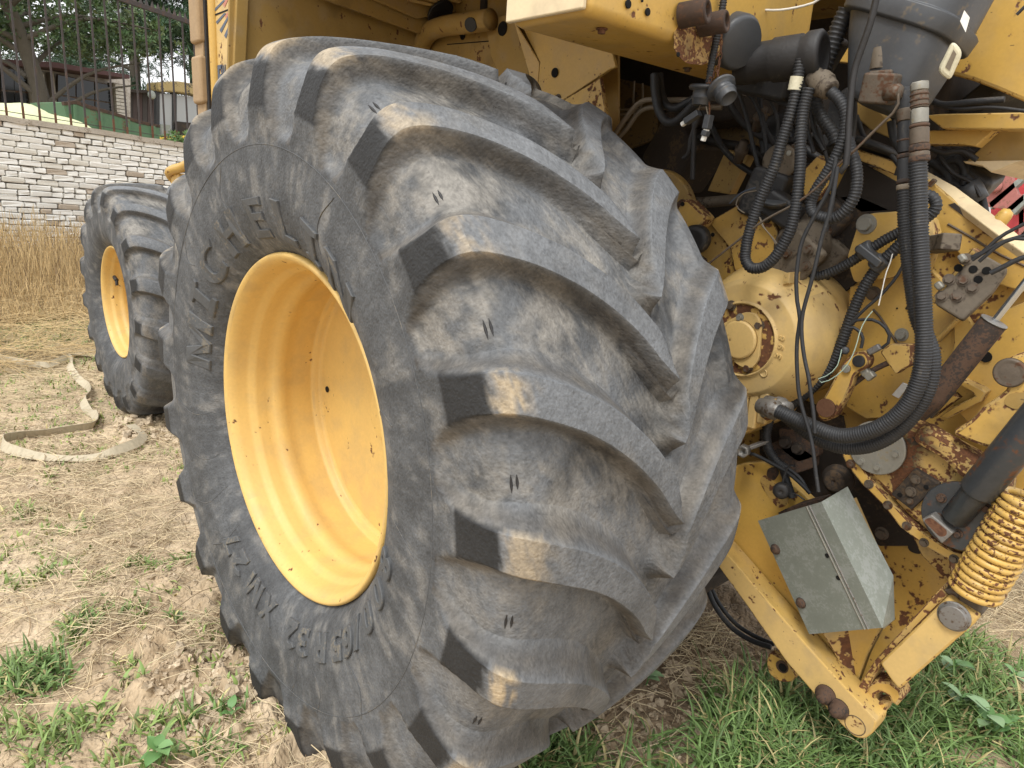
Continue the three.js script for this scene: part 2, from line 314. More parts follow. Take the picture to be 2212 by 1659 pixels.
function makeTyre(o, parent) {
  const { nl, psi0, sx, sr, x0, cy, cz, detail } = o, XC = 0.34, LW = o.lw || 2.2, FU = 2.4, FL = 2.1, pitch = 360 / nl, farOff = pitch * 0.5 + 1.2;
  const rows = [];
  for (let i = 0; i < 16; i++) { const n = Math.max(1, Math.round(SUB[i] * detail)); for (let k = 0; k < n; k++) rows.push({ t: i + k / n, E: cat(ENV, i, k / n), F: cat(FLO, i, k / n), s: 1 }); }
  const near = rows.slice(); rows.push({ t: 16, E: ENV[16], F: FLO[16], s: 1 });
  for (let k = near.length - 1; k >= 0; k--) rows.push({ t: near[k].t, E: [2 * XC - near[k].E[0], near[k].E[1]], F: [2 * XC - mix(near[k].F[0], near[k].E[0], near[k].t < 13 ? 0.55 : 0.2), mix(near[k].F[1], near[k].E[1], near[k].t < 13 ? 0.55 : 0.2)], s: -1 });
  const FAR = 0.76;                                          // the inner half is drawn in on its rim
  const edge = [];
  for (const c of [0, farOff]) { for (const f of [1, .72, .48, .26, .1]) edge.push(c - LW - FL * f); for (const f of [-1, -.93, -.5, 0, .5, .93, 1]) edge.push(c + LW * f); for (const f of [.08, .22, .42, .66, 1]) edge.push(c + LW + FU * f); }
  for (const f of [.25, .5, .75]) { edge.push(mix(LW + FU, farOff - LW - FL, f)); edge.push(mix(farOff + LW + FU, pitch - LW - FL, f)); }
  edge.sort((a, b) => a - b);
  for (let i = edge.length - 1; i > 0; i--) if (edge[i] - edge[i - 1] < 0.12) edge.splice(i, 1);
  while (edge[edge.length - 1] - edge[0] > pitch - 0.12) edge.pop();
  const E2 = detail < 0.8 ? edge.filter((_, i) => i % 2 === 0) : edge;
  const cols = []; for (let k = 0; k < nl; k++) for (const e of E2) cols.push([psi0 + k * pitch + e, k, e]);
  cols.push([cols[0][0] + 360, nl, cols[0][2]]);
  const band = (d, xw = 0) => { const t = d > 0 ? (d - LW - xw) / FU : (-d - LW - xw) / FL; if (t <= 0) return 1; if (t >= 1) return 0; return Math.pow(1 - t, d > 0 ? 1.4 : 1.35); };
  const mask = (x, e, xw) => {
    const nb = Math.max(band(e, xw), band(e - pitch, xw)), fb = Math.max(band(e - farOff, xw), band(e - farOff + pitch, xw), band(e - farOff - pitch, xw));
    const dn = Math.abs(e) < Math.abs(e - pitch) ? e : e - pitch, df = e - farOff;
    const en = 1 - sst(-0.012, 0.016, x - 0.338 + dn * 0.006), ef = 1 - sst(-0.012, 0.016, (0.68 - x) - 0.338 + df * 0.006);
    return [nb * en, fb * ef];
  };
  const nr = rows.length, nc = cols.length, pos = new Float32Array(nr * nc * 3), colr = new Float32Array(nr * nc * 3), uv = new Float32Array(nr * nc * 2), mk = new Float32Array(nr * nc), own = new Int16Array(nr * nc);
  const RUB = [.020, .021, .022], MID = [.158, .167, .177], DST = [.30, .283, .252], SND = [.62, .48, .29], BRN = [.13, .10, .065];
  let sl = 0, prev = null;
  for (let r = 0; r < nr; r++) {
    const R = rows[r]; const q = R.E; if (prev) sl += Math.hypot(q[0] - prev[0], q[1] - prev[1]); prev = q;
    const cc = crvS(R.s > 0 ? R.E[0] : 2 * XC - R.E[0]);
    for (let c = 0; c < nc; c++) {
      const [psi, kk, e] = cols[c], [mn, mf] = mask(R.E[0], e, 2.9 * Math.pow(clamp((9.4 - R.t) / 3.2), 1.3)), m = Math.max(mn, mf);
      const th = (psi + cc) * Math.PI / 180, k = r * nc + c;
      let x = mix(R.F[0], R.E[0], m), rad = mix(R.F[1], R.E[1], m);
      const kw = kk % nl, wob = fbm(psi * 0.09 + 40, sl * 5 + 3, 3, 0, 301) - 0.5;
      rad += wob * 0.006 * (R.t > 6 ? 1 : 0.15); x += R.s * wob * (R.t > 6 ? 0.004 : 0.0015);
      let py = rad * sr * Math.sin(th), pz = rad * sr * Math.cos(th); const lim = -(cy + 0.004);
      if (py < lim + 0.02) { const over = lim + 0.02 - py; py = lim + 0.02 - 0.02 * (1 - Math.exp(-over / 0.02)) - over * 0.06; }
      if (R.s < 0 && x > XC) x = XC + (x - XC) * FAR;
      pos[k * 3] = x0 + x * sx; pos[k * 3 + 1] = cy + py; pos[k * 3 + 2] = cz + pz;
      uv[k * 2] = th * 0.72; uv[k * 2 + 1] = sl; mk[k] = m;
      own[k] = mn >= mf ? kw * 2 : kw * 2 + 1; if (mn >= mf && e > pitch / 2) own[k] = ((kw + 1) % nl) * 2;
      if (mn < mf && e - farOff < -pitch / 2) own[k] = ((kw + nl - 1) % nl) * 2 + 1;
      // what lies on the rubber: clean dark lug ends, sandy shoulders, dust between the lugs
      const Q = [x, rad * Math.sin(th), rad * Math.cos(th)], n1 = fbm3(Q, 8, 4, 311), n2 = fbm3(Q, 28, 3, 313), n3 = fbm3(Q, 3.5, 3, 317), st = 0.55 * n2 + 0.45 * fbm(th * 30, sl * 5, 3, 0, 319), n4 = fbm3(Q, 95, 2, 321);
      const nn = 0.5 * n1 + 0.5 * n2, topness = sst(-0.35, 0.5, Math.sin(th));        // rises towards the wheel top; hollows there take more of the dust tone
      let C;
      const side = l3(l3(RUB, MID, 0.36 + 0.55 * sst(0.3, 0.75, 0.45 * n1 + 0.55 * st)), DST, 0.45 * sst(0.50, 0.72, 0.6 * st + 0.4 * n2));
      const floor = l3(l3(MID, RUB, 0.80 * sst(0.47, 0.62, n3 * 0.6 + n1 * 0.4)), DST, 0.95 * sst(0.42, 0.66, nn * 0.8 + n4 * 0.2) * (0.55 + 0.45 * topness));
      if (R.t < 5.6) C = side;
      else {
        const dk = sst(7.75, 8.0, R.t), tp = sst(9.8, 10.2, R.t + (n1 - 0.5) * 1.2 + (n4 - .5) * .8);
        const top = l3(l3([.175, .185, .196], RUB, 0.42 * sst(0.45, 0.75, n1)), DST, 0.45 * sst(0.5, 0.74, nn));
        let L = l3(side, l3([.013, .0135, .014], MID, 0.10 * n2), dk);
        const snd = sst(0.44, 0.58, nn * 0.55 + n4 * 0.25 + n3 * 0.2 + 0.10 * (1 - Math.abs(R.t - 10.9)) );
        L = l3(L, l3(top, SND, snd * 0.9 * (o.sand ?? 1) * (0.35 + 0.65 * hash(own[k], 5, 7)) * sst(9.9, 10.5, R.t + (n2 - 0.5)) * (1 - sst(11.9, 13.1, R.t + (n1 - 0.5) * 2))), tp);
        if (R.t > 12.5) L = l3(L, top, sst(12.2, 13, R.t));
        C = l3(l3(floor, side, 1 - sst(5.6, 6.4, R.t)), L, sst(0.72, 0.97, m));
        const fl = 4 * m * (1 - m); C = l3(C, l3(RUB, BRN, 0.3 + 0.5 * n2), 0.55 * fl);
      }
      if (Math.abs(e) < 3 && R.t > 15) C = l3(C, MID, 0.4);
      colr.set(C, k * 3);
    }
  }
  const idx = []; const buckets = new Map();
  for (let r = 0; r < nr - 1; r++) for (let c = 0; c < nc - 1; c++) {
    const a = r * nc + c, b = a + 1, d = a + nc, e = d + 1;
    idx.push(a, b, d, b, e, d);
    const m = (mk[a] + mk[b] + mk[d] + mk[e]) / 4, key = (m > 0.42 && rows[r].t > 6.4) ? own[mk[a] > mk[e] ? a : e] : -1;
    if (!buckets.has(key)) buckets.set(key, []); buckets.get(key).push(a, b, d, b, e, d);
  }
  const g = new THREE.BufferGeometry(); g.setAttribute('position', new THREE.BufferAttribute(pos, 3)); g.setIndex(idx); g.computeVertexNormals();
  const nor = g.attributes.normal.array;
  for (let r = 0; r < nr; r++) { const a = r * nc, b = a + nc - 1; for (let k = 0; k < 3; k++) { const q = (nor[a * 3 + k] + nor[b * 3 + k]) / 2; nor[a * 3 + k] = nor[b * 3 + k] = q; } }
  { const k = Math.floor(nr / 2) * nc + 5, c0 = V(0, nor[k * 3 + 1], nor[k * 3 + 2]).dot(V(0, pos[k * 3 + 1] - cy, pos[k * 3 + 2] - cz)); if (c0 < 0) { for (let i = 0; i < nor.length; i++) nor[i] *= -1; for (const L of buckets.values()) for (let i = 0; i < L.length; i += 3) { const t = L[i]; L[i] = L[i + 1]; L[i + 1] = t; } } }
  for (const [key, L] of [...buckets.entries()].sort((a, b) => a[0] - b[0])) {
    const map = new Map(), P = [], N = [], U = [], Cc = [], I = [];
    for (const i of L) { if (!map.has(i)) { map.set(i, P.length / 3); P.push(pos[i * 3], pos[i * 3 + 1], pos[i * 3 + 2]); N.push(nor[i * 3], nor[i * 3 + 1], nor[i * 3 + 2]); U.push(uv[i * 2], uv[i * 2 + 1]); Cc.push(colr[i * 3], colr[i * 3 + 1], colr[i * 3 + 2]); } I.push(map.get(i)); }
    const b = new THREE.BufferGeometry(); b.setAttribute('position', new THREE.Float32BufferAttribute(P, 3)); b.setAttribute('normal', new THREE.Float32BufferAttribute(N, 3)); b.setAttribute('uv', new THREE.Float32BufferAttribute(U, 2)); b.setAttribute('color', new THREE.Float32BufferAttribute(Cc, 3)); b.setIndex(I);
    mesh(key < 0 ? 'tyre' : 'lug', b, M.tyre, parent, true);
  }
}
function sideX(R) { let p = ENV[0]; for (let i = 0; i < 9; i++) for (let k = 0; k <= 12; k++) { const q = cat(ENV, i, k / 12); if (q[1] >= R) return mix(p[0], q[0], clamp((R - p[1]) / Math.max(1e-6, q[1] - p[1]))); p = q; } return -0.07; }
// raised moulded letters that follow the sidewall round the rim, tops outward
function sideLetter(ch, deg, R0, h, wide, o, parent) {
  const g = new TextGeometry(ch, { font, size: h, depth: 0.0065, curveSegments: 4, bevelEnabled: true, bevelThickness: 0.002, bevelSize: 0.0015, bevelSegments: 1 });
  g.computeBoundingBox(); const bb = g.boundingBox, cx = (bb.min.x + bb.max.x) / 2, p = g.attributes.position;
  for (let i = 0; i < p.count; i++) {
    const u = (p.getX(i) - cx) * wide, v = p.getY(i), w = p.getZ(i), R = R0 + v, th = deg * Math.PI / 180 - u / (R0 + h / 2);
    p.setXYZ(i, o.x0 + (sideX(R) - w + 0.0015) * o.sx, o.cy + R * o.sr * Math.sin(th), o.cz + R * o.sr * Math.cos(th));
  }
  g.computeVertexNormals(); mesh('letter', g, M.letter, parent);
}

// ------------------------------------------------------------------ the harvester: one thing, everything bolted to it is a part
const HV = thing('forage_harvester', 'worn yellow forage harvester with big lugged tyres, hanging hoses and header mount, filling the photo', 'harvester');
const grp = (name) => { const g = new THREE.Group(); g.name = name; HV.add(g); return g; };
const part = (name, g, mat, parent = HV) => mesh(name, g, mat, parent);

const FW = { nl: 21, psi0: 19.5 - 17.142857 * 7, sx: 1, sr: 1, x0: 0, cy: 0.84, cz: 0, detail: 1 };
const fw = grp('front_wheel'); makeTyre(FW, fw); fw.userData.label = 'huge dusty front wheel in the foreground with a deep yellow rim';
[['M', 165], ['I', 149], ['C', 134], ['H', 116], ['E', 97], ['L', 81], ['I', 67], ['N', 52]].forEach(([c, d]) => sideLetter(c, d, 0.472, 0.088, c === 'I' ? 1.6 : 1.65, FW, fw));
[['8', -13], ['0', -22], ['0', -31.5], ['/', -40], ['6', -46], ['5', -53], ['R', -63.6], ['3', -74], ['2', -81.5], ['X', -97], ['M', -107], ['2', -118], ['7', -126]].forEach(([c, d]) => sideLetter(c, d, 0.488, 0.062, 1.2, FW, fw));
const RIMP = [[.03, .432], [.012, .4365], [.002, .4375], [-.004, .434], [-.005, .428], [.001, .420], [.012, .4125], [.026, .408], [.048, .405], [.057, .4015], [.068, .394], [.078, .3915], [.100, .3905], [.113, .389], [.122, .384], [.133, .3785], [.146, .3775], [.160, .380], [.172, .3845], [.190, .3865], [.240, .3865], [.247, .3855], [.252, .379], [.262, .3775], [.268, .373], [.271, .362]];
function makeRim(o, parent) {
  const X = V(1, 0, 0), f = (p) => p.map(([a, r]) => [a * o.sx, r * o.sr]);
  const c = V(o.x0, o.cy, o.cz);
  mesh('rim', turnGeo(c, X, f([...RIMP].reverse()), 128), M.rim, parent, true);
  mesh('wheel_disc', turnGeo(c, X, f([[.284, .07], [.284, .13], [.2775, .17], [.276, .28], [.271, .362]]), 96), M.rim, parent);
  mesh('rim_barrel', turnGeo(c, X, f([[.272, .384], [.36, .375], [.5, .385], [.55, .395], [.60, .42], [.62, .4375], [.62, .425], [.59, .40], [.5, .372], [.3, .362], [.28, .360]]), 64), M.rim, parent);
  mesh('hub', turnGeo(c, X, f([[.285, .075], [.27, .075], [.262, .07], [.262, .02], [.262, 0]]), 40), M.rim, parent);
}
makeRim(FW, fw);
{ // moulding ribs on the sidewall and the slots of the wear gauge in the hollows
  const on = (R, deg, out) => V(sideX(R) - out, 0.84 + R * Math.sin(deg * Math.PI / 180), R * Math.cos(deg * Math.PI / 180));
  const ring = []; for (let k = 0; k < 90; k++) ring.push(on(0.672, k * 4, 0.0002)); mesh('sidewall_rib', sweepGeo(new THREE.CatmullRomCurve3(ring, true), 0.0010, { seg: 6, step: 0.02 }), M.letter, fw, false);
  for (const [d, a, b] of [[188, .45, .66], [203, .45, .60], [216, .47, .66], [230, .46, .63], [20, .46, .56], [-3, .45, .62], [-48, .57, .68], [-80, .57, .67], [-68, .58, .68], [62, .52, .66], [112, .56, .66], [142, .58, .67]]) { const q = []; for (let k = 0; k <= 8; k++) q.push(on(mix(a, b, k / 8), d + 2 * Math.sin(k * .5), 0.0002)); mesh('mould_line', sweepGeo(new THREE.CatmullRomCurve3(q), 0.0011, { seg: 5, step: 0.02 }), M.letter, fw, false); }
  for (let k = 0; k < 21; k++) { const psi = FW.psi0 + k * 360 / 21 + 7.6, F = cat(FLO, 9, 0.45), G = cat(FLO, 10, 0.55), th = (psi + 18.2) * Math.PI / 180; if (Math.sin(th) < -0.75) continue;
    for (const j of [-1, 0, 1]) { if (j === 0) continue; const q = cat(FLO, 10, 0.28 + j * 0.15), f = (dt) => V(q[0], 0.84 + (q[1] + .0003) * Math.sin(th + dt), (q[1] + .0003) * Math.cos(th + dt)); mesh('wear_slot', sweepGeo(new THREE.LineCurve3(f(-.019 + j * .004 * hash(k, 3)), f(.012 + .010 * hash(k, 4))), 0.0026, { seg: 8, step: 0.004, rad: (u) => Math.sin(Math.PI * clamp(u, .04, .96)) }), M.rubber, fw, false); } }
}
{ const P = PX(0.2715); mesh('valve_hole', discGeo(at(707, 841, P), NX, 0.0095, 0.002, 16), M.hole, fw); }
const RW = { sand: 0.25, nl: 17, lw: 2.8, psi0: 19.5 - 21.176 * 8, sx: 0.78, sr: 0.745, x0: 0.345, cy: 0.683, cz: -3.0, detail: 0.62 };
const rw = grp('rear_wheel'); makeTyre(RW, rw); makeRim(RW, rw); rw.userData.label = 'smaller muddy rear wheel far back on the left';
mesh('valve', [discGeo(V(0.40, 0.80, -3.235), V(0, -0.3, 1), 0.012, 0.05, 10), discGeo(V(0.40, 0.785, -3.19), V(0, -1, 0), 0.009, 0.03, 10)], M.black, rw);

// --- body above the wheel: rear panel, post, fender walls, platform beam
{
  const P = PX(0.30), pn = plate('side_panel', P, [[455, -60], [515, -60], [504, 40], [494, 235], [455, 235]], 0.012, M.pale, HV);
  const D = PX(0.2985);
  const seam = plate('panel_seam', D, [[462, 31], [501, 16], [501, 19], [462, 35]], 0.001, M.hole, pn, { bevel: 0 });
  const st = (q, m) => plate('decal_stripe', D, q, 0.001, m, pn, { bevel: 0 });
  st([[460, 22], [482, 0], [487, 0], [461, 28]], M.decal); st([[466, 47], [484, 28], [488, 29], [469, 52]], M.decal); st([[474, 65], [493, 33], [496, 34], [478, 71]], M.decal); st([[484, 77], [498, 44], [499.5, 47], [488, 83]], M.decal); st([[492, 85], [499, 64], [499, 72], [494, 88]], M.decal);
  st([[481, 10], [488, -2], [492, 0], [485, 16]], M.decalRed); st([[485, 35], [493, 24], [496, 26], [489, 40]], M.decalRed); st([[491, 48], [497, 36], [499, 38], [493, 52]], M.decalRed);
  const a = onX(468, 168, 0.2985), b = onX(492, 164, 0.2985), hgt = onX(470, 142, 0.2985).y - onX(470, 193, 0.2985).y;
  for (const [c, px] of [['E', 475], ['W', 484.5]]) {
    const g = new TextGeometry(c, { font, size: hgt, depth: 0.001, curveSegments: 2 }); g.computeBoundingBox(); const bb = g.boundingBox;
    const q0 = onX(px - 5, 192, 0.2985), q1 = onX(px + 4.5, 192, 0.2985); g.scale(Math.abs(q1.z - q0.z) / (bb.max.x - bb.min.x), 1, 1); g.rotateY(-Math.PI / 2); g.translate(0.2985, q0.y, q0.z);
    mesh('decal_letter', g, M.decal, pn);
  }
  // rounded corner post with its black rubber strip, louvred grille blocks behind it
  const zb = onX(447, 100, 0.285).z, zp = onX(455, 100, 0.285).z;
  part('corner_post', sweepGeo(new THREE.CatmullRomCurve3([V(0.30, 1.35, zp), V(0.30, 1.9, zp), V(0.30, 2.5, zp)]), 0.019, { seg: 20 }), M.yel);
  part('rubber_strip', boxGeo(V(0.283, 1.95, zb - 0.01), 0.012, 1.3, 0.04, 0.004), M.rubber);
  const gp = grp('grille_column');
  for (let k = 0; k < 7; k++) { const zc = onX(435, 100, 0.27).z - 0.05, y = 1.36 + k * 0.205; mesh('grille_block', boxGeo(V(0.297, y, zc + 0.02), 0.085, 0.165, 0.09, 0.012), M.tan, gp); mesh('grille_spacer', boxGeo(V(0.305, y + 0.102, zc + 0.02), 0.07, 0.05, 0.08, 0.004), M.tan, gp); }
  // fender walls
  const B = PZ(-1.0);
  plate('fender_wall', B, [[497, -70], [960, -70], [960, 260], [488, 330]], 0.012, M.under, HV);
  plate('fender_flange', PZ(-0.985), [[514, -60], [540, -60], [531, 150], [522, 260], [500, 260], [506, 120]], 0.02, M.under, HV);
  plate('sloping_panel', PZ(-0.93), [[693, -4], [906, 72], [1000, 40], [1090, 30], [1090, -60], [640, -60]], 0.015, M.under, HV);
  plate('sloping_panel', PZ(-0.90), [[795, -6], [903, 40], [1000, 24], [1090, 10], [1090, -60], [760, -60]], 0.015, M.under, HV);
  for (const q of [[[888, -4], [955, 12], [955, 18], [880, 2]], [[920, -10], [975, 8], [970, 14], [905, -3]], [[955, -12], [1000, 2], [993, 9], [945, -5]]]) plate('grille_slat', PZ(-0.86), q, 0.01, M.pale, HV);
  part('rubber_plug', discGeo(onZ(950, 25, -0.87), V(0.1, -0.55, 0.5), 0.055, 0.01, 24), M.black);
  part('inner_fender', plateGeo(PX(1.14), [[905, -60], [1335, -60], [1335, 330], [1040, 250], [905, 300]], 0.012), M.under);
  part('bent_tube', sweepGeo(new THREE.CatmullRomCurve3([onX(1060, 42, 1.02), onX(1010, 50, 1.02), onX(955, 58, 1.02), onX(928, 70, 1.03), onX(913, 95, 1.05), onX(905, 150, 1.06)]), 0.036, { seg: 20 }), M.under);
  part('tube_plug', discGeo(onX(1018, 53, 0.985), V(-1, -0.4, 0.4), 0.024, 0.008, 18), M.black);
  const g0 = plate('gusset_plate', PX(1.08), [[930, 66], [1046, 42], [1100, 60], [1162, 240], [1060, 215], [925, 150]], 0.012, M.under, HV);
  mesh('seam', [sweepGeo(new THREE.LineCurve3(onX(966, 96, 1.079), onX(1055, 89, 1.079)), 0.002, { seg: 6, step: 0.05 })], M.hole, g0, false);
  mesh('hole', discGeo(onX(1000, 78, 1.079), NX, 0.014, 0.003, 16), M.hole, g0);
  plate('gusset_plate', PX(1.055), [[1046, 40], [1105, 30], [1130, 90], [1140, 150], [1158, 228], [1092, 190], [1060, 120]], 0.012, M.under, HV);
  mesh('hole', discGeo(onX(1086, 62, 1.054), NX, 0.024, 0.003, 20), M.hole, g0);
  const g1 = plate('gusset_plate', { n: V(-0.9, 0.0, 0.43).normalize(), p: onX(1158, 222, 1.02) }, [[1105, 30], [1120, 60], [1166, 135], [1158, 224], [1140, 150]], 0.012, M.yel, HV);
  const g2 = plate('gusset_plate', PX(1.02), [[1110, 20], [1310, 60], [1330, 145], [1315, 151], [1181, 240], [1158, 224], [1166, 135]], 0.014, M.yel, HV);
  mesh('hole', discGeo(onX(1199, 157, 1.018), NX, 0.015, 0.003, 20), M.hole, g2); bolt(1192, 221, PX(1.02), 6, M.boltDark, g2); bolt(1206, 212, PX(1.02), 6, M.boltDark, g2);
  const g3 = plate('gusset_plate', PX(0.99), [[1296, 168], [1316, 290], [1327, 350], [1250, 330], [1170, 250], [1181, 238]], 0.016, M.chip, HV);
  mesh('hole', discGeo(onX(1278, 272, 0.988), NX, 0.015, 0.003, 20), M.hole, g3);

  // platform beam: a long folded box running across the machine
  const y0 = 1.765, o = onY(1097, 61, y0), f = onY(1281, 35, y0), ri = onY(1485, 219, y0);
  const x0 = o.x, z0 = o.z, z1 = Math.max(f.z, z0 + 0.18), x1 = 1.14, bm = grp('platform_beam');
  mesh('beam_box', [boxGeo(V((x0 + x1) / 2, y0 + 0.17, (z0 + z1) / 2), x1 - x0, 0.34, z1 - z0, 0.022)], M.yel, bm);
  mesh('lit_end_face', [boxGeo(V(x0 - 0.004, y0 + 0.175, (z0 + z1) / 2), 0.012, 0.335, z1 - z0 - 0.004, 0.004)], M.cream, bm);  // cream face added; the bright light on the outboard end is its colour
  const FP = PZ(z1 + 0.002);
  for (const [px, py, r] of [[1356, 9, 9], [1398, 26, 8], [1464, 118, 5], [1386, 2, 3]]) mesh('hole', discGeo(at(px, py, FP), FP.n, r * mpp(px, py, FP), 0.003, 18), M.hole, bm);
  for (const [px, py, r] of [[1470, 34, 26], [1512, 56, 23]]) { const c = at(px, py, FP), s = r * mpp(px, py, FP); mesh('pipe_stub', turnGeo(c, V(0.25, 0.1, 1), [[0, 0], [0, s], [0.055, s], [0.058, s * 0.9], [0.058, s * 0.55], [0.03, s * 0.5], [0.03, 0]], 28), M.rustDark, bm); }
  { const b = [], c = [1492, 70]; for (let k = 0; k < 40; k++) { const a = k / 40 * 6.283, r = 52 + 26 * Math.cos(a - 0.7) + 16 * (fbm(k * .37, 3, 3, 0, 601) - .5); b.push([c[0] + Math.cos(a) * r, c[1] + Math.sin(a) * r * .95]); } plate('rust_patch', PZ(z1 + 0.0012), b, 0.001, M.rusty2, bm, { bevel: 0 }); }
  { const U = { n: V(0, -1, 0), p: V(0, y0 - 0.001, 0) }; bolt(1300, 62, U, 9, M.rustBright, bm); bolt(1485, 147, U, 7, M.boltDark, bm); bolt(1608, 200, U, 7, M.boltDark, bm); }
  // platform and cab floor above, out of the light
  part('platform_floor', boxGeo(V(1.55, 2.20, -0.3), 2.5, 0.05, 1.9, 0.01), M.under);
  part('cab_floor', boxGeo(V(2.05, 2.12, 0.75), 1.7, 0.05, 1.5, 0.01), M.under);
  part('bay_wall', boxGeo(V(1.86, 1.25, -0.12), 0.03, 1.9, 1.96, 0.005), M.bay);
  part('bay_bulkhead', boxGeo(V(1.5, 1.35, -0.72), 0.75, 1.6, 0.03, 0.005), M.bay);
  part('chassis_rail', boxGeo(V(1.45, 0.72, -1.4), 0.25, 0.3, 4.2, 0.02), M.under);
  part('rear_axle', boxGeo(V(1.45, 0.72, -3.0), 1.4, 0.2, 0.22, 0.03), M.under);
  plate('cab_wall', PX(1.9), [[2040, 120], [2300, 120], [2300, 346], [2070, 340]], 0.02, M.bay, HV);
  // hand rail at the rear wheel
  part('rear_rail', sweepGeo(new THREE.CatmullRomCurve3([onX(410, 352, 0.42), onX(396, 360, 0.42), onX(366, 374, 0.42), onX(376, 388, 0.45), onX(392, 402, 0.5)]), 0.022, { seg: 10 }), M.yel);
  part('rail_bracket', boxGeo(onX(392, 398, 0.45), 0.06, 0.1, 0.12, 0.008), M.yel);
  // cab skin sweeping down at the top right
  const cs = plate('cab_skin', PX(1.22), [[2040, -60], [2240, -60], [2240, 235], [2205, 216], [2150, 192], [2098, 172], [2052, 160], [2030, 80]], 0.03, M.yel, HV, { bevel: 0.008 });
  plate('cab_skin_edge', PX(1.205), [[1835, 98], [1880, 100], [1860, 138], [1838, 137], [1792, 132], [1800, 90]], 0.02, M.yel, HV);
  plate('cross_beam', PX(1.20), [[1999, 249], [2030, 246], [2240, 242], [2240, 280], [2035, 277]], 0.06, M.yel, HV);
  plate('cross_beam', PX(1.24), [[1995, 282], [2150, 278], [2108, 316], [2080, 312], [1995, 312]], 0.05, M.yel, HV);
  part('hood_tunnel', plateGeo(PX(1.30), [[2086, 350], [2116, 322], [2148, 276], [2240, 276], [2240, 348]], 0.5), M.under);
  plate('lower_lip', PX(1.28), [[2080, 348], [2215, 346], [2190, 353], [2160, 366], [2140, 372], [2120, 358], [2085, 353]], 0.3, M.cream, HV);
}
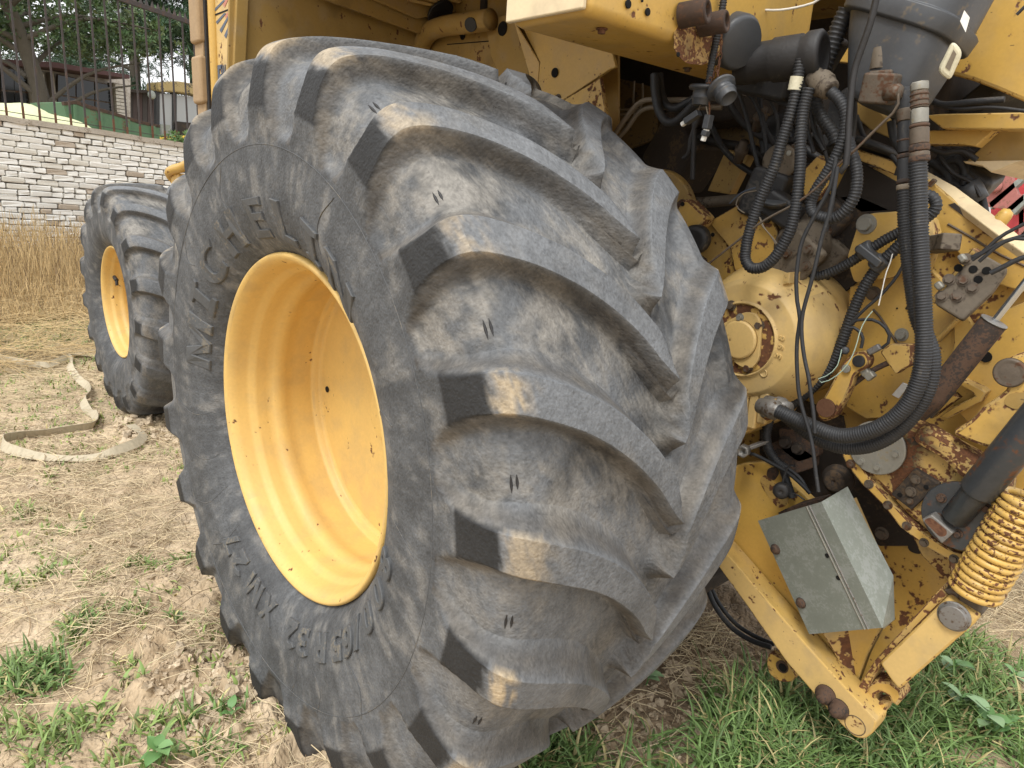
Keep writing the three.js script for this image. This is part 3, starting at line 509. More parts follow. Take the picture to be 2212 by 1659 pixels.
// --- dark bay: pipes, hoses, axle flange, straps
{
  const dk = PX(1.2);
  hose('steel_pipe', PX(1.12), [[1300, 320], [1322, 297], [1350, 258], [1372, 230], [1392, 217], [1440, 216], [1500, 216]], 11, M.pipe);
  hose('steel_pipe', PX(1.14), [[1306, 345], [1326, 310], [1355, 277], [1380, 243], [1400, 233], [1450, 232], [1560, 232]], 10, M.pipe);
  hose('thin_pipe', PX(1.3), [[1370, 175], [1368, 225], [1372, 250]], 5, M.pipe); hose('thin_pipe', PX(1.3), [[1388, 180], [1388, 215], [1380, 245]], 5, M.pipe);
  hose('thin_pipe', PX(1.3), [[1310, 234], [1360, 236], [1400, 236]], 5, M.pipe); hose('thin_pipe', PX(1.3), [[1310, 246], [1350, 246], [1380, 240]], 5, M.pipe);
  hose('hydraulic_hose', PX(1.05), [[1414, 160], [1416, 200], [1424, 240], [1442, 264], [1462, 262], [1482, 244], [1500, 225], [1520, 214]], 20, M.hose);
  hose('hydraulic_hose', PX(1.08), [[1424, 160], [1428, 200], [1440, 228], [1462, 234], [1484, 222], [1500, 214]], 18, M.hose);
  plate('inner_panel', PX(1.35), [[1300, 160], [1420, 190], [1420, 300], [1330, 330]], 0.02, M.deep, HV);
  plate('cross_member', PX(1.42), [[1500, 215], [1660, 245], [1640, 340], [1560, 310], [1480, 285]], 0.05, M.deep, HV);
  const fl = PX(1.16), c = onX(1412, 470, 1.16);
  const fg = part('axle_flange', turnGeo(c, NX, [[0, 0], [0.08, 0.06], [0.08, 0.085], [0.012, 0.10], [0.012, 0.145], [0, 0.15], [-0.02, 0.15]], 40), M.under);
  for (let k = 0; k < 8; k++) { const a = 0.4 + k * 0.785; mesh('bolt', hexGeo(V(c.x - 0.012, c.y + 0.12 * Math.sin(a), c.z + 0.12 * Math.cos(a)), NX, 0.011, 0.012), M.boltDark, fg); }
  plate('strut', PX(1.30), [[1568, 322], [1618, 336], [1576, 420], [1528, 412]], 0.04, M.under, HV);
  hose('drive_shaft', PX(1.22), [[1450, 440], [1540, 436], [1600, 430], [1650, 425]], 24, M.grayCast);
  part('breather', turnGeo(onX(1372, 392, 1.05), V(0.1, 1, 0.15), [[0, 0], [0, .014], [.03, .014], [.03, .010], [.045, .010], [.055, .007], [.055, 0]], 14), M.steel);
  hose('strap', PX(1.0), [[1500, 250], [1499, 300], [1497, 350], [1496, 388]], 11, M.rubber, HV, { seg: 8 });
  hose('strap', PX(1.0), [[1508, 255], [1492, 300], [1488, 330], [1476, 343]], 10, M.rubber, HV, { seg: 8 });
  // the tangle of hoses and leads in the shade of the bay
  for (const [w, x, q] of [[16, 1.22, [[1560, 190], [1600, 260], [1660, 300], [1740, 300], [1800, 270]]], [14, 1.3, [[1520, 240], [1570, 330], [1640, 380], [1720, 390]]], [12, 1.18, [[1640, 200], [1650, 270], [1700, 340], [1760, 360], [1850, 330]]], [18, 1.28, [[1700, 220], [1720, 300], [1780, 350], [1860, 400], [1940, 420]]], [9, 1.12, [[1590, 180], [1612, 250], [1630, 330], [1650, 400]]], [9, 1.14, [[1610, 190], [1640, 240], [1655, 320], [1662, 390]]], [7, 1.1, [[1660, 210], [1680, 260], [1676, 330], [1690, 400]]], [20, 1.34, [[1480, 290], [1560, 310], [1640, 330], [1700, 420]]], [8, 1.05, [[1755, 230], [1775, 300], [1790, 360], [1800, 430], [1785, 500]]], [10, 1.1, [[1850, 250], [1870, 300], [1920, 330], [1950, 370]]], [14, 1.15, [[1985, 200], [2030, 225], [2100, 220], [2170, 215]]], [8, 1.15, [[1995, 215], [2060, 235], [2140, 232], [2215, 240]]], [12, 1.25, [[2010, 320], [2040, 330], [2075, 325], [2110, 345]]], [8, 1.28, [[2030, 340], [2060, 375], [2100, 395], [2118, 425]]], [6, 1.1, [[1690, 470], [1720, 500], [1745, 560], [1740, 600]]], [14, 1.14, [[1700, 500], [1726, 560], [1760, 590], [1790, 600]]]]) hose(w > 13 ? 'hydraulic_hose' : 'lead', PX(x), q, w, w % 4 === 0 ? M.rubber : M.hose);
  for (const [x, y, d, a, b, c, m] of [[1480, 330, 1.4, .16, .2, .2, M.dark], [1560, 250, 1.45, .2, .1, .3, M.dark], [1690, 300, 1.3, .12, .1, .12, M.black], [1745, 250, 1.32, .1, .14, .1, M.dark], [1820, 260, 1.35, .12, .12, .16, M.black], [1880, 400, 1.3, .1, .1, .14, M.dark], [2050, 210, 1.4, .2, .08, .3, M.dark], [2130, 240, 1.42, .2, .06, .2, M.black], [1790, 470, 1.17, .06, .1, .09, M.dark], [1790, 560, 1.16, .06, .07, .1, M.grayCast]]) part('housing', boxGeo(onX(x, y, d), a, b, c, 0.015, [x * .01, .2, .1]), m);
  for (const [x, y, d] of [[1640, 260, 1.2], [1720, 330, 1.2], [1860, 300, 1.22], [1600, 330, 1.24], [1775, 520, 1.12]]) part('hose_fitting', turnGeo(onX(x, y, d), V(-.4, .7, .4), [[-.03, 0], [-.03, .014], [0, .015], [.002, .02], [.016, .02], [.018, .013], [.04, .013], [.04, 0]], 12), M.boltDark);
  const lamp = part('lamp_back', turnGeo(onX(1683, 349, 1.06), V(-1, -0.1, 0.25), [[-.05, 0], [-.05, .03], [-.01, .045], [0, .043], [.004, .03], [0, .022], [.004, .018], [.004, 0]], 32), M.grayCast);
  mesh('screw', discGeo(onX(1706, 331, 1.05), NX, 0.007, 0.006, 10), M.zinc, lamp);
}
// --- connectors, chain and boots hanging under the beam
{
  const P = PX(0.70);
  hose('wire_conduit', P, [[1566, -20], [1560, 20], [1549, 80], [1538, 130], [1530, 182]], 16, M.hose, HV, { pitch: 0.0055, amp: 0.18 });
  const ch = grp('chain');
  for (const line of [[[1558, 92], [1553, 140], [1535, 172], [1527, 186]], [[1556, 120], [1551, 150], [1552, 185]]]) {
    const cv = curveOf(line, PX(0.685)), n = Math.round(cv.getLength() / 0.0125);
    for (let k = 0; k <= n; k++) { const g = new THREE.TorusGeometry(0.0042, 0.0013, 6, 12); g.scale(0.75, 1.55, 1); g.rotateY(k % 2 ? 0.2 : 1.75); const q = cv.getPointAt(k / n); g.translate(q.x, q.y, q.z); mesh('chain_link', g, M.rustBright, ch); }
  }
  const capP = [[0, 0], [0, .031], [-.004, .033], [-.009, .031], [-.010, .022], [-.022, .022], [-.023, .024], [-.028, .024], [-.029, .021], [-.040, .020], [-.042, .017], [-.034, .013], [-.034, 0]];
  part('dust_cap', turnGeo(onX(1521, 185, 0.70), V(0, 1, 0.05), capP, 28), M.plastic);
  part('dust_cap', turnGeo(onX(1556, 187, 0.70), V(0.15, 0.55, -0.62), capP, 28), M.plastic);
  hose('lead', P, [[1520, 210], [1514, 225], [1507, 241]], 4, M.boltDark); hose('lead', P, [[1529, 212], [1533, 230], [1532, 248]], 4, M.rustBright); hose('lead', P, [[1525, 212], [1526, 232], [1530, 250]], 3, M.pipe);
  const con = (a, b, w, n) => { const A = onX(...a, 0.70), B = onX(...b, 0.70); const g = part('connector', barGeo(A, B, w, w * 0.8, 0.002), M.plastic); mesh('plug_tip', barGeo(B, B.clone().addScaledVector(B.clone().sub(A).normalize(), 0.011), w * 0.6, w * 0.5, 0.001), M.white, g); return g; };
  con([1511, 243], [1481, 264], 0.018); con([1533, 248], [1526, 279], 0.019); con([1526, 282], [1522, 294], 0.017);
  // rubber boots, motor body and funnel under the beam
  const K = PX(0.92);
  part('motor_body', turnGeo(onX(1572, 84, 0.80), V(-0.25, -0.35, 1), [[-.11, 0], [-.11, .05], [-.08, .058], [.04, .06], [.055, .05], [.055, 0]], 24), M.plastic);
  part('rubber_boot', turnGeo(onX(1606, 138, 0.86), V(0.15, 0.05, 1), [[-.01, 0], [-.01, .046], [.03, .047], [.034, .043], [.07, .044], [.074, .048], [.135, .049], [.14, .045], [.15, .052], [.175, .053], [.182, .046], [.182, .036], [.17, .03], [.17, 0]], 32), M.rubber);
  plate('bracket', PX(1.02), [[1580, 150], [1735, 120], [1790, 170], [1745, 225], [1720, 240], [1640, 210], [1585, 175]], 0.03, M.black, HV);
  part('valve_block', boxGeo(onX(1655, 178, 1.0), 0.09, 0.07, 0.15, 0.012, [0.2, 0.1, 0.1]), M.black);
  part('valve_block', boxGeo(onX(1760, 150, 1.04), 0.1, 0.16, 0.06, 0.012, [0.5, 0.1, 0.1]), M.black);
}

// --- feeder unit on the right: side plates, gear case, valve gear
{
  const base = plate('feeder_side', PX(1.20), [[1700, 420], [1770, 335], [1990, 384], [2240, 560], [2240, 1010], [2135, 1200], [2060, 1292], [1900, 1450], [1845, 1505], [1780, 1450], [1560, 1000], [1560, 760]], 0.03, M.chip, HV);
  plate('recess_shade', PX(1.19), [[1690, 410], [1760, 430], [1850, 420], [1960, 470], [1850, 500], [1830, 560], [1850, 610], [1815, 640], [1760, 600], [1720, 560], [1690, 500]], 0.01, M.dark, HV);  // flat near-black plates; the shade of a recess is put into their colour
  plate('recess_shade', PX(1.19), [[1850, 345], [1950, 400], [1950, 455], [1860, 460], [1800, 420], [1830, 360]], 0.01, M.bay, HV);
  plate('recess_shade', PX(1.188), [[1640, 860], [1700, 850], [1820, 900], [1835, 985], [1930, 1110], [1990, 1180], [1900, 1180], [1740, 1080], [1690, 1030], [1640, 980]], 0.012, M.dark, HV);
  // sloping top edge; the light on its upward face is put in as cream
  const U = { n: V(-0.55, 0.83, 0.1).normalize(), p: onX(2100, 450, 1.16) };
  plate('lit_top_edge', U, [[2001, 368], [2065, 403], [2153, 468], [2240, 538], [2240, 566], [2165, 514], [2071, 443], [2001, 384]], 0.02, M.cream, HV);
  const up = plate('upper_side', PX(1.165), [[2001, 384], [2071, 442], [2165, 514], [2240, 566], [2240, 640], [2110, 600], [2050, 520], [1998, 470]], 0.02, M.yel, HV);
  mesh('weld_seam', sweepGeo(curveOf([[2048, 484], [2080, 502], [2110, 520], [2150, 545], [2215, 575]], PX(1.164)), 0.003, { seg: 6, step: 0.03 }), M.boltDark, up, false);
  for (const [a, b] of [[[2010, 392], [2017, 398]], [[2118, 480], [2128, 488]]]) { mesh('clip', barGeo(onX(a[0], a[1], 1.15), onX(b[0], b[1], 1.15), 0.016, 0.02), M.boltDark, up); }
  mesh('lift_eye', turnGeo(onX(2150, 490, 1.15), V(0.2, 0.8, 0.35), [[0, 0], [0, .016], [.03, .015], [.04, .012], [.045, 0]], 16), M.yel, up);
  plate('slot', PX(1.163), [[2048, 442], [2062, 438], [2095, 468], [2090, 474]], 0.003, M.dark, up, { bevel: 0 });
  // diagonal yellow arms in the upper bay
  const arm = plate('feeder_arm', PX(1.10), [[1832, 318], [1850, 322], [1945, 352], [1945, 384], [1898, 362], [1828, 336]], 0.04, M.chip, HV);
  plate('feeder_arm', PX(1.12), [[1740, 362], [1764, 338], [1796, 350], [1800, 392], [1765, 430], [1745, 442], [1728, 400]], 0.03, M.chip, HV);
  plate('feeder_arm', PX(1.16), [[1846, 206], [1900, 240], [1925, 268], [1925, 300], [1880, 280], [1846, 250]], 0.04, M.under, HV);
  part('rope_pulley', turnGeo(onX(1885, 330, 1.14), V(0.15, 1, 0.3), [[0, 0], [0, .075], [.012, .08], [.02, .07], [.02, 0]], 32), M.black);

  // bracket plate with the bright cap screw and the twin hose clamp
  const P2 = PX(1.09), p2 = plate('bracket_plate', P2, [[1850, 492], [1864, 466], [1885, 460], [1945, 456], [1990, 470], [1990, 560], [1930, 600], [1878, 606], [1845, 611], [1838, 590], [1829, 558]], 0.022, M.yel, HV, { round: 0.012 });
  bolt(1872, 484, P2, 15, M.zinc, p2); 
  // big mid plate, folded at a seam
  const P3 = PX(1.14), p3 = plate('mid_plate', P3, [[1836, 620], [1880, 606], [1990, 560], [2070, 640], [2090, 720], [2000, 860], [1950, 900], [1870, 905], [1828, 880], [1815, 800], [1828, 700]], 0.02, M.yel, HV);
  mesh('weld_seam', sweepGeo(curveOf([[1886, 668], [1905, 690], [1930, 730], [1952, 758], [1975, 762]], PX(1.138)), 0.003, { seg: 6, step: 0.03 }), M.boltDark, p3, false);
  bolt(1887, 634, P3, 11, M.boltDark, p3); bolt(1948, 723, P3, 10, M.zinc, p3);
  for (const [x, y, r] of [[1959, 666, 3], [1938, 666, 2]]) mesh('hole', discGeo(at(x, y, PX(1.138)), NX, r * 0.0011, 0.002, 12), M.hole, p3);
  plate('edge_rib', PX(1.10), [[2015, 735], [2060, 690], [2066, 694], [2021, 741]], 0.05, M.yel, p3);
  plate('lower_plate', PX(1.13), [[2060, 640], [2100, 700], [2240, 640], [2240, 940], [2130, 960], [2060, 880], [2045, 820], [2060, 740]], 0.02, M.yel, HV);
  const lp = plate('ledge', PX(1.09), [[2064, 815], [2120, 840], [2130, 848], [2118, 868], [2046, 905], [2030, 900], [2058, 880], [2106, 856], [2098, 846], [2062, 826]], 0.06, M.yel, HV);
  plate('slotted_bar', PX(1.10), [[2000, 892], [2060, 850], [2072, 860], [2014, 904]], 0.03, M.chip, HV);
  mesh('hole', discGeo(onX(2130, 771, 1.128), NX, 0.0125, 0.003, 20), M.hole, lp);
  part('nameplate', plateGeo(PX(1.135), [[1926, 853], [1950, 826], [1964, 832], [1941, 861]], 0.004), M.white);

  // left plates with rusted patches, roller guide, casting lug
  const P4 = PX(1.06), p4 = plate('side_plate', P4, [[1530, 480], [1610, 432], [1640, 418], [1680, 500], [1676, 560], [1650, 590], [1586, 585], [1578, 537]], 0.02, M.chip, HV);
  const p5 = plate('side_plate', PX(1.075), [[1500, 480], [1536, 476], [1578, 536], [1590, 590], [1600, 660], [1540, 655], [1510, 590]], 0.02, M.chip, HV);
  const p6 = plate('side_plate', PX(1.085), [[1510, 575], [1560, 545], [1640, 560], [1700, 590], [1770, 640], [1700, 680], [1560, 690]], 0.02, M.rusty, HV);
  mesh('hole', discGeo(onX(1540, 507, 1.058), NX, 0.006, 0.002, 14), M.hole, p5); mesh('hole', discGeo(onX(1566, 556, 1.083), NX, 0.016, 0.002, 14), M.hole, p6);
  plate('rust_plate', PX(1.065), [[1509, 550], [1524, 560], [1526, 640], [1500, 610]], 0.02, M.rust, HV);
  const lug = plate('casting_lug', PX(1.0), [[1460, 455], [1476, 430], [1487, 430], [1520, 462], [1526, 470], [1512, 492], [1490, 500], [1466, 490]], 0.05, M.chip, HV, { round: 0.012, bevel: 0.008 });
  mesh('hole', discGeo(onX(1475, 441, 0.998), NX, 0.006, 0.003, 14), M.hole, lug);
  for (const [x, y] of [[1477, 524], [1503, 517]]) { const c = onX(x, y, x < 1490 ? 1.02 : 0.99); part('guide_roller', turnGeo(c, V(-1, -0.05, 0.25), [[-.02, 0], [-.02, .036], [-.012, .040], [.012, .040], [.02, .034], [.022, .024], [.019, .01], [.019, 0]], 28), M.rubber); }
  hose('roller_bracket', PX(1.0), [[1478, 480], [1482, 500], [1484, 530], [1492, 585]], 12, M.rusty);
  plate('side_plate', PX(1.13), [[1690, 430], [1720, 440], [1745, 470], [1760, 520], [1740, 540], [1700, 500]], 0.02, M.rusty, HV);
  // electro-hydraulic motor, flanged
  const mo = part('pump_motor', turnGeo(onX(1730, 545, 1.06), V(-0.7, -0.45, 0.3), [[-.12, 0], [-.12, .05], [-.06, .055], [-.05, .068], [-.02, .07], [-.015, .05], [.03, .046], [.035, .036], [.05, .034], [.05, 0]], 28), M.grayCast);
  mesh('flange', boxGeo(onX(1722, 560, 1.02), 0.03, 0.12, 0.1, 0.01, [0.6, 0, 0]), M.grayCast, mo);
  for (const [x, y] of [[1702, 548], [1742, 575], [1715, 590], [1746, 540]]) mesh('bolt', hexGeo(onX(x, y, 1.0), NX, 0.009, 0.012), M.boltDark, mo);
  part('valve_body', boxGeo(onX(1655, 420, 1.08), 0.08, 0.13, 0.1, 0.012, [0.3, 0.2, 0]), M.black);
  part('valve_body', boxGeo(onX(1690, 452, 1.05), 0.06, 0.07, 0.1, 0.012, [0.5, 0.2, 0]), M.black);
  part('clamp_band', discGeo(onX(1676, 440, 1.03), V(-0.4, 0.9, 0.1), 0.034, 0.014, 20), M.plastic);
  for (const q of [[[1632, 405], [1610, 412], [1596, 420], [1576, 440]], [[1634, 412], [1606, 418], [1592, 432], [1590, 446], [1608, 460]], [[1640, 468], [1648, 490], [1662, 505], [1676, 528]], [[1642, 470], [1652, 494], [1668, 512], [1680, 528]]]) hose('wire', PX(1.0), q, 2.6, q[0][1] < 410 ? M.decal : M.pipe, HV, { seg: 6 });
  for (const [x, y, r] of [[1804, 531, 14], [1742, 700, 8]]) bolt(x, y, PX(1.18), r, M.dark, base);

  // gear case, turned housing facing outboard
  const gx = 0.92, gc = onX(1601, 733, gx), s = 1 / (FPX / gc.clone().sub(CAM).dot(cf));
  const gr = grp('gear_case'), R0 = 78 * s, R1 = 116 * s, R2 = 150 * s;
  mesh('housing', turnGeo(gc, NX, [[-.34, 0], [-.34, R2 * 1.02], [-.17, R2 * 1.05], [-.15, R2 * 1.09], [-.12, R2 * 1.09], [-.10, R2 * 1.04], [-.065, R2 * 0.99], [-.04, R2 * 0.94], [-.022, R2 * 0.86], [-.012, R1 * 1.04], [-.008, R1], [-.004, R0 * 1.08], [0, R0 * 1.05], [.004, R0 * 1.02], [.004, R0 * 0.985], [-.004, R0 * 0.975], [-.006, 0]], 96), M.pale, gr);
  mesh('cover_ring', turnGeo(gc.clone().add(V(0.005, 0, 0)), NX, [[0, 0], [0, R0 * .965], [.003, R0 * .955], [.003, R0 * .6], [0, R0 * .6]], 64), M.rusty, gr);
  const cp = gc.clone().add(V(-0.001, 0, 0)), CP = PX(cp.x), out = [];
  for (let k = 0; k < 3; k++) for (let j = -3; j <= 3; j++) { const a = 1.15 + k * 2.094 + j * 0.16, r = R0 * (0.83 - 0.035 * Math.abs(j) + (Math.abs(j) === 3 ? -0.02 : 0)); out.push(new THREE.Vector2(Math.cos(a) * r, Math.sin(a) * r)); }
  { const g = new THREE.ExtrudeGeometry(new THREE.Shape(out), { depth: 0.006, bevelEnabled: true, bevelThickness: 0.002, bevelSize: 0.002, bevelSegments: 2 }); g.rotateY(-Math.PI / 2); g.translate(cp.x, cp.y, cp.z); mesh('cover_plate', g, M.pale, gr); }
  mesh('boss', turnGeo(cp.clone().add(V(-.007, 0, 0)), NX, [[0, 0], [0, R0 * .55], [.008, R0 * .53], [.011, R0 * .47], [.011, 0]], 40), M.pale, gr);
  for (const [x, y] of [[1599, 686], [1572, 784], [1553, 726]]) mesh('bolt', hexGeo(onX(x, y, cp.x - 0.008), NX, 0.0075, 0.008), M.zinc, gr);
  for (const [x, y] of [[1641, 703], [1616, 795], [1580, 660]]) mesh('bolt', hexGeo(onX(x, y, cp.x + 0.002), NX, 0.0095, 0.010), M.boltDark, gr);
  for (const [c, x, y] of [['8', 1688, 730], ['9', 1686, 749], ['3', 1681, 769]]) { const g = new TextGeometry(c, { font, size: 0.016, depth: 0.004, curveSegments: 3, bevelEnabled: true, bevelSize: 0.0008, bevelThickness: 0.001 }); g.center(); g.rotateZ(Math.PI / 2 - 0.15); g.rotateY(-Math.PI / 2); const q = onX(x, y, gx + 0.004); g.translate(q.x, q.y, q.z); mesh('cast_digit', g, M.pale, gr); }
  mesh('cast_mark', turnGeo(onX(1650, 806, gx + 0.005), NX, [[0, 0], [0, .011], [.003, .010], [.003, .008], [.001, .007], [.001, 0]], 24), M.pale, gr);
  // strengthening rib running down the drum on the right
  mesh('case_rib', plateGeo(PX(gx + 0.03), [[1694, 590], [1706, 588], [1704, 612], [1690, 616]], 0.2), M.pale, gr);
  // foot with three cast ribs
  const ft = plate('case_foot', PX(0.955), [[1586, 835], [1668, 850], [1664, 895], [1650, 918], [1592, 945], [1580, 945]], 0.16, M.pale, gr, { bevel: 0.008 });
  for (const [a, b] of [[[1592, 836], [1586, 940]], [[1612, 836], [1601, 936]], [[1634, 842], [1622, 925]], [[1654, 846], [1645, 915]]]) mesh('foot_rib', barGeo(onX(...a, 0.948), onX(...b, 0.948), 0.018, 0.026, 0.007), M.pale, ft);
  plate('foot_flange', PX(0.90), [[1646, 868], [1672, 862], [1676, 892], [1654, 910], [1640, 900]], 0.05, M.rusty, gr, { bevel: 0.006 });
  bolt(1649, 893, PX(0.895), 6, M.zinc, gr);
  part('hose_fitting', turnGeo(onX(1662, 882, 0.89), V(-0.25, 0.05, 1), [[-.03, 0], [-.03, .02], [0, .021], [.004, .025], [.02, .025], [.024, .019], [.04, .019], [.04, 0]], 20), M.steel);
  part('hose_fitting', turnGeo(onX(1676, 876, 0.93), V(-0.25, 0.05, 1), [[-.03, 0], [-.03, .02], [0, .021], [.004, .025], [.02, .025], [.024, .019], [.04, .019], [.04, 0]], 20), M.steel);

  // small slave valve on its link arm
  const la = plate('link_arm', PX(1.02), [[1768, 878], [1800, 820], [1822, 780], [1846, 760], [1868, 758], [1880, 775], [1874, 795], [1846, 808], [1840, 832], [1822, 870], [1800, 905], [1776, 912], [1762, 898]], 0.035, M.chip, HV, { round: 0.012, bevel: 0.006 });
  mesh('pivot_pin', discGeo(onX(1785, 881, 1.018), NX, 0.024, 0.006, 24), M.rustBright, la);
  mesh('cap', discGeo(onX(1856, 780, 1.018), NX, 0.0145, 0.006, 24), M.black, la);
  mesh('bolt', discGeo(onX(1829, 796, 1.018), NX, 0.0105, 0.006, 16), M.zinc, la);
  part('bleed_cap', turnGeo(onX(1826, 757, 1.03), V(-1, 0.1, 0.3), [[0, 0], [0, .010], [.006, .010], [.009, .006], [.009, 0]], 16), M.plastic);
  part('hose_union', barGeo(onX(1876, 762, 1.03), onX(1902, 748, 1.03), 0.016, 0.016, 0.004), M.steel);
  hose('tie_rod', PX(1.05), [[1836, 836], [1880, 803], [1938, 775]], 12, M.rust);
  for (const [a, b] of [[[1862, 808], [1878, 798]], [[1872, 818], [1888, 806]]]) part('nut', barGeo(onX(...a, 1.04), onX(...b, 1.04), 0.022, 0.018, 0.004), M.zinc);
  part('spring', sweepGeo(new THREE.CatmullRomCurve3([...Array(36)].map((_, k) => onX(1868 + k * 0.25, 790 + k * 0.7, 1.05).add(V(Math.cos(k * 0.9) * 0.010, 0, Math.sin(k * 0.9) * 0.010)))), 0.002, { seg: 6, step: 0.004 }), M.boltDark);
  plate('rusty_bracket', PX(1.04), [[1900, 760], [1925, 742], [1965, 745], [1968, 790], [1945, 800], [1935, 810]], 0.04, M.rusty, HV, { round: 0.008 });
  for (const q of [[[1836, 702], [1850, 692], [1870, 690], [1890, 692], [1910, 705], [1921, 722], [1918, 742], [1905, 752]], [[1834, 708], [1845, 708], [1858, 718], [1864, 730], [1860, 752]], [[1838, 698], [1870, 666], [1900, 640], [1935, 600], [1958, 560]]]) hose('brake_hose', PX(1.0), q, 7, M.hose);
  hose('green_wire', PX(0.97), [[1885, 672], [1870, 690], [1858, 715], [1850, 745], [1838, 775], [1820, 800], [1790, 822], [1770, 826], [1764, 821], [1785, 812], [1806, 795], [1815, 770], [1818, 755]], 2.2, M.wire, HV, { seg: 6 });
  hose('cord', PX(0.95), [[1928, 548], [1922, 570], [1914, 590], [1906, 625], [1898, 660]], 2.6, M.white, HV, { seg: 6 });

  // valve manifold with bored holes
  const PM = { n: V(-0.96, 0.18, 0.2).normalize(), p: onX(2100, 620, 1.02) };
  const mf = plate('manifold_block', PM, [[2110, 541], [2180, 580], [2144, 632], [2081, 691], [2074, 690], [2016, 654], [2050, 610]], 0.045, M.grayCast, HV, { round: 0.01, bevel: 0.004 });
  for (const [x, y] of [[2070, 579], [2102, 582], [2131, 585], [2113, 604], [2038, 595], [2044, 620]]) { if (x > 2060) mesh('hole', discGeo(at(x, y, PM).addScaledVector(PM.n, 0.0006), PM.n, 0.0085, 0.001, 16), M.hole, mf); }
  for (const [x, y] of [[2086, 560], [2050, 604], [2081, 606], [2034, 640], [2100, 622], [2068, 640]]) mesh('bolt', hexGeo(at(x, y, PM), PM.n, 0.009, 0.009), M.boltDark, mf);
  plate('mount_strip', PX(1.06), [[2100, 536], [2112, 544], [2018, 656], [2008, 650]], 0.04, M.rusty, HV);
  for (const [a, b] of [[[2072, 562], [2086, 553]], [[2022, 622], [2036, 612]]]) part('bolt', barGeo(onX(...a, 1.0), onX(...b, 1.0), 0.018, 0.018, 0.005), M.zinc);
  part('hollow_stub', barGeo(onX(2008, 530, 1.08), onX(2056, 522, 0.98), 0.04, 0.036, 0.004), M.grayCast);
  plate('stub_boss', PX(1.07), [[1990, 462], [2010, 470], [2022, 520], [2006, 560], [1992, 600], [1975, 560]], 0.06, M.pale, HV, { round: 0.02, bevel: 0.008 });
  for (const q of [[[2240, 470], [2200, 490], [2160, 512], [2120, 546], [2098, 556]], [[2240, 500], [2200, 512], [2160, 525], [2125, 545], [2100, 562]], [[2240, 520], [2190, 515], [2160, 528], [2115, 565]], [[2240, 548], [2200, 560], [2160, 580], [2140, 590]]]) hose('hydraulic_hose', PX(0.98), q, q[0][1] > 540 ? 11 : 8, M.hose);

  // ram: bright rod, rusty barrel
  const a = onX(2015, 862, 0.99), b = onX(2148, 694, 0.99), rd = b.clone().sub(a), L = rd.length(), cy = grp('tilt_cylinder');
  mesh('barrel', turnGeo(a, rd, [[-.05, 0], [-.05, .016], [0, .026], [0.01, .0265], [L - .004, .0265], [L, .0255], [L + .001, .02], [L, .008], [L, 0]], 28), M.rust, cy);
  mesh('rod', turnGeo(b, rd, [[0, 0], [0, .0072], [.22, .0072], [.22, 0]], 18), M.chrome, cy);
  mesh('head_cap', turnGeo(a.clone().addScaledVector(rd, 1).addScaledVector(rd.clone().normalize(), -0.003), rd, [[0, 0], [0, .0275], [.004, .027], [.005, .009], [.005, 0]], 28), M.steel, cy);
  plate('tail_plate', PX(1.05), [[1985, 880], [2030, 838], [2062, 825], [2060, 850], [2010, 905]], 0.02, M.blueSteel, cy);

  // right pivot casting
  const pc = plate('pivot_casting', PX(0.99), [[2240, 760], [2200, 762], [2168, 780], [2155, 800], [2160, 822], [2178, 838], [2150, 860], [2120, 880], [2100, 905], [2060, 930], [2060, 940], [2120, 965], [2180, 975], [2240, 985]], 0.07, M.chip, HV, { round: 0.015, bevel: 0.008 });
  mesh('pivot_bush', turnGeo(onX(2182, 805, 0.988), NX, [[0, 0], [0, .031], [.006, .030], [.009, .026], [.006, .021], [.008, .018], [.008, 0]], 32), M.boltDark, pc);
  mesh('pivot_pin', discGeo(onX(2212, 930, 0.988), NX, 0.022, 0.008, 24), M.rust, pc);
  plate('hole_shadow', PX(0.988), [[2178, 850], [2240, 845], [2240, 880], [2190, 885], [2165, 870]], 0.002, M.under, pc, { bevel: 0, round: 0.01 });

  // chain gearbox with its bolted flange
  const gb = grp('chain_gearbox');
  plate('gearbox_body', PX(1.035), [[1822, 975], [1836, 945], [1870, 915], [1950, 918], [2010, 950], [2075, 985], [2170, 1045], [2150, 1160], [2130, 1200], [2110, 1218], [2060, 1200], [1975, 1125]], 0.12, M.greasy, gb, { round: 0.02, bevel: 0.012 });
  plate('gearbox_flange', PX(1.02), [[1815, 975], [1830, 970], [1850, 990], [1876, 1030], [1925, 1085], [1965, 1128], [2012, 1162], [2060, 1192], [2115, 1205], [2118, 1222], [2060, 1216], [1998, 1180], [1945, 1140], [1905, 1090], [1860, 1045], [1828, 1003]], 0.03, M.chip, gb, { bevel: 0.004 });
  for (const [x, y] of [[1838, 1002], [1877, 1046], [1918, 1091], [1959, 1136], [1996, 1172], [2061, 1207]]) bolt(x, y, PX(1.02), 7, M.boltDark, gb);
  const rc = mesh('round_cover', discGeo(onX(1897, 966, 1.025), NX, 0.066, 0.012, 40, 0.2), M.zinc, gb);
  for (const [x, y] of [[1860, 997], [1896, 1009], [1936, 981], [1850, 965]]) bolt(x, y, PX(1.014), 6.5, M.zinc, gb);
  plate('square_cover', PX(1.02), [[1975, 1012], [2030, 1046], [1968, 1102], [1924, 1068]], 0.02, M.dark, gb, { round: 0.004 });
  bolt(1978, 1036, PX(1.018), 7, M.boltDark, gb); bolt(1968, 1062, PX(1.018), 8, M.boltDark, gb); bolt(1966, 1083, PX(1.018), 5, M.boltDark, gb);
  for (const [x, y] of [[2001, 1052], [1944, 1069]]) mesh('hole', discGeo(onX(x, y, 1.0185), NX, 0.0055, 0.002, 14), M.hole, gb);
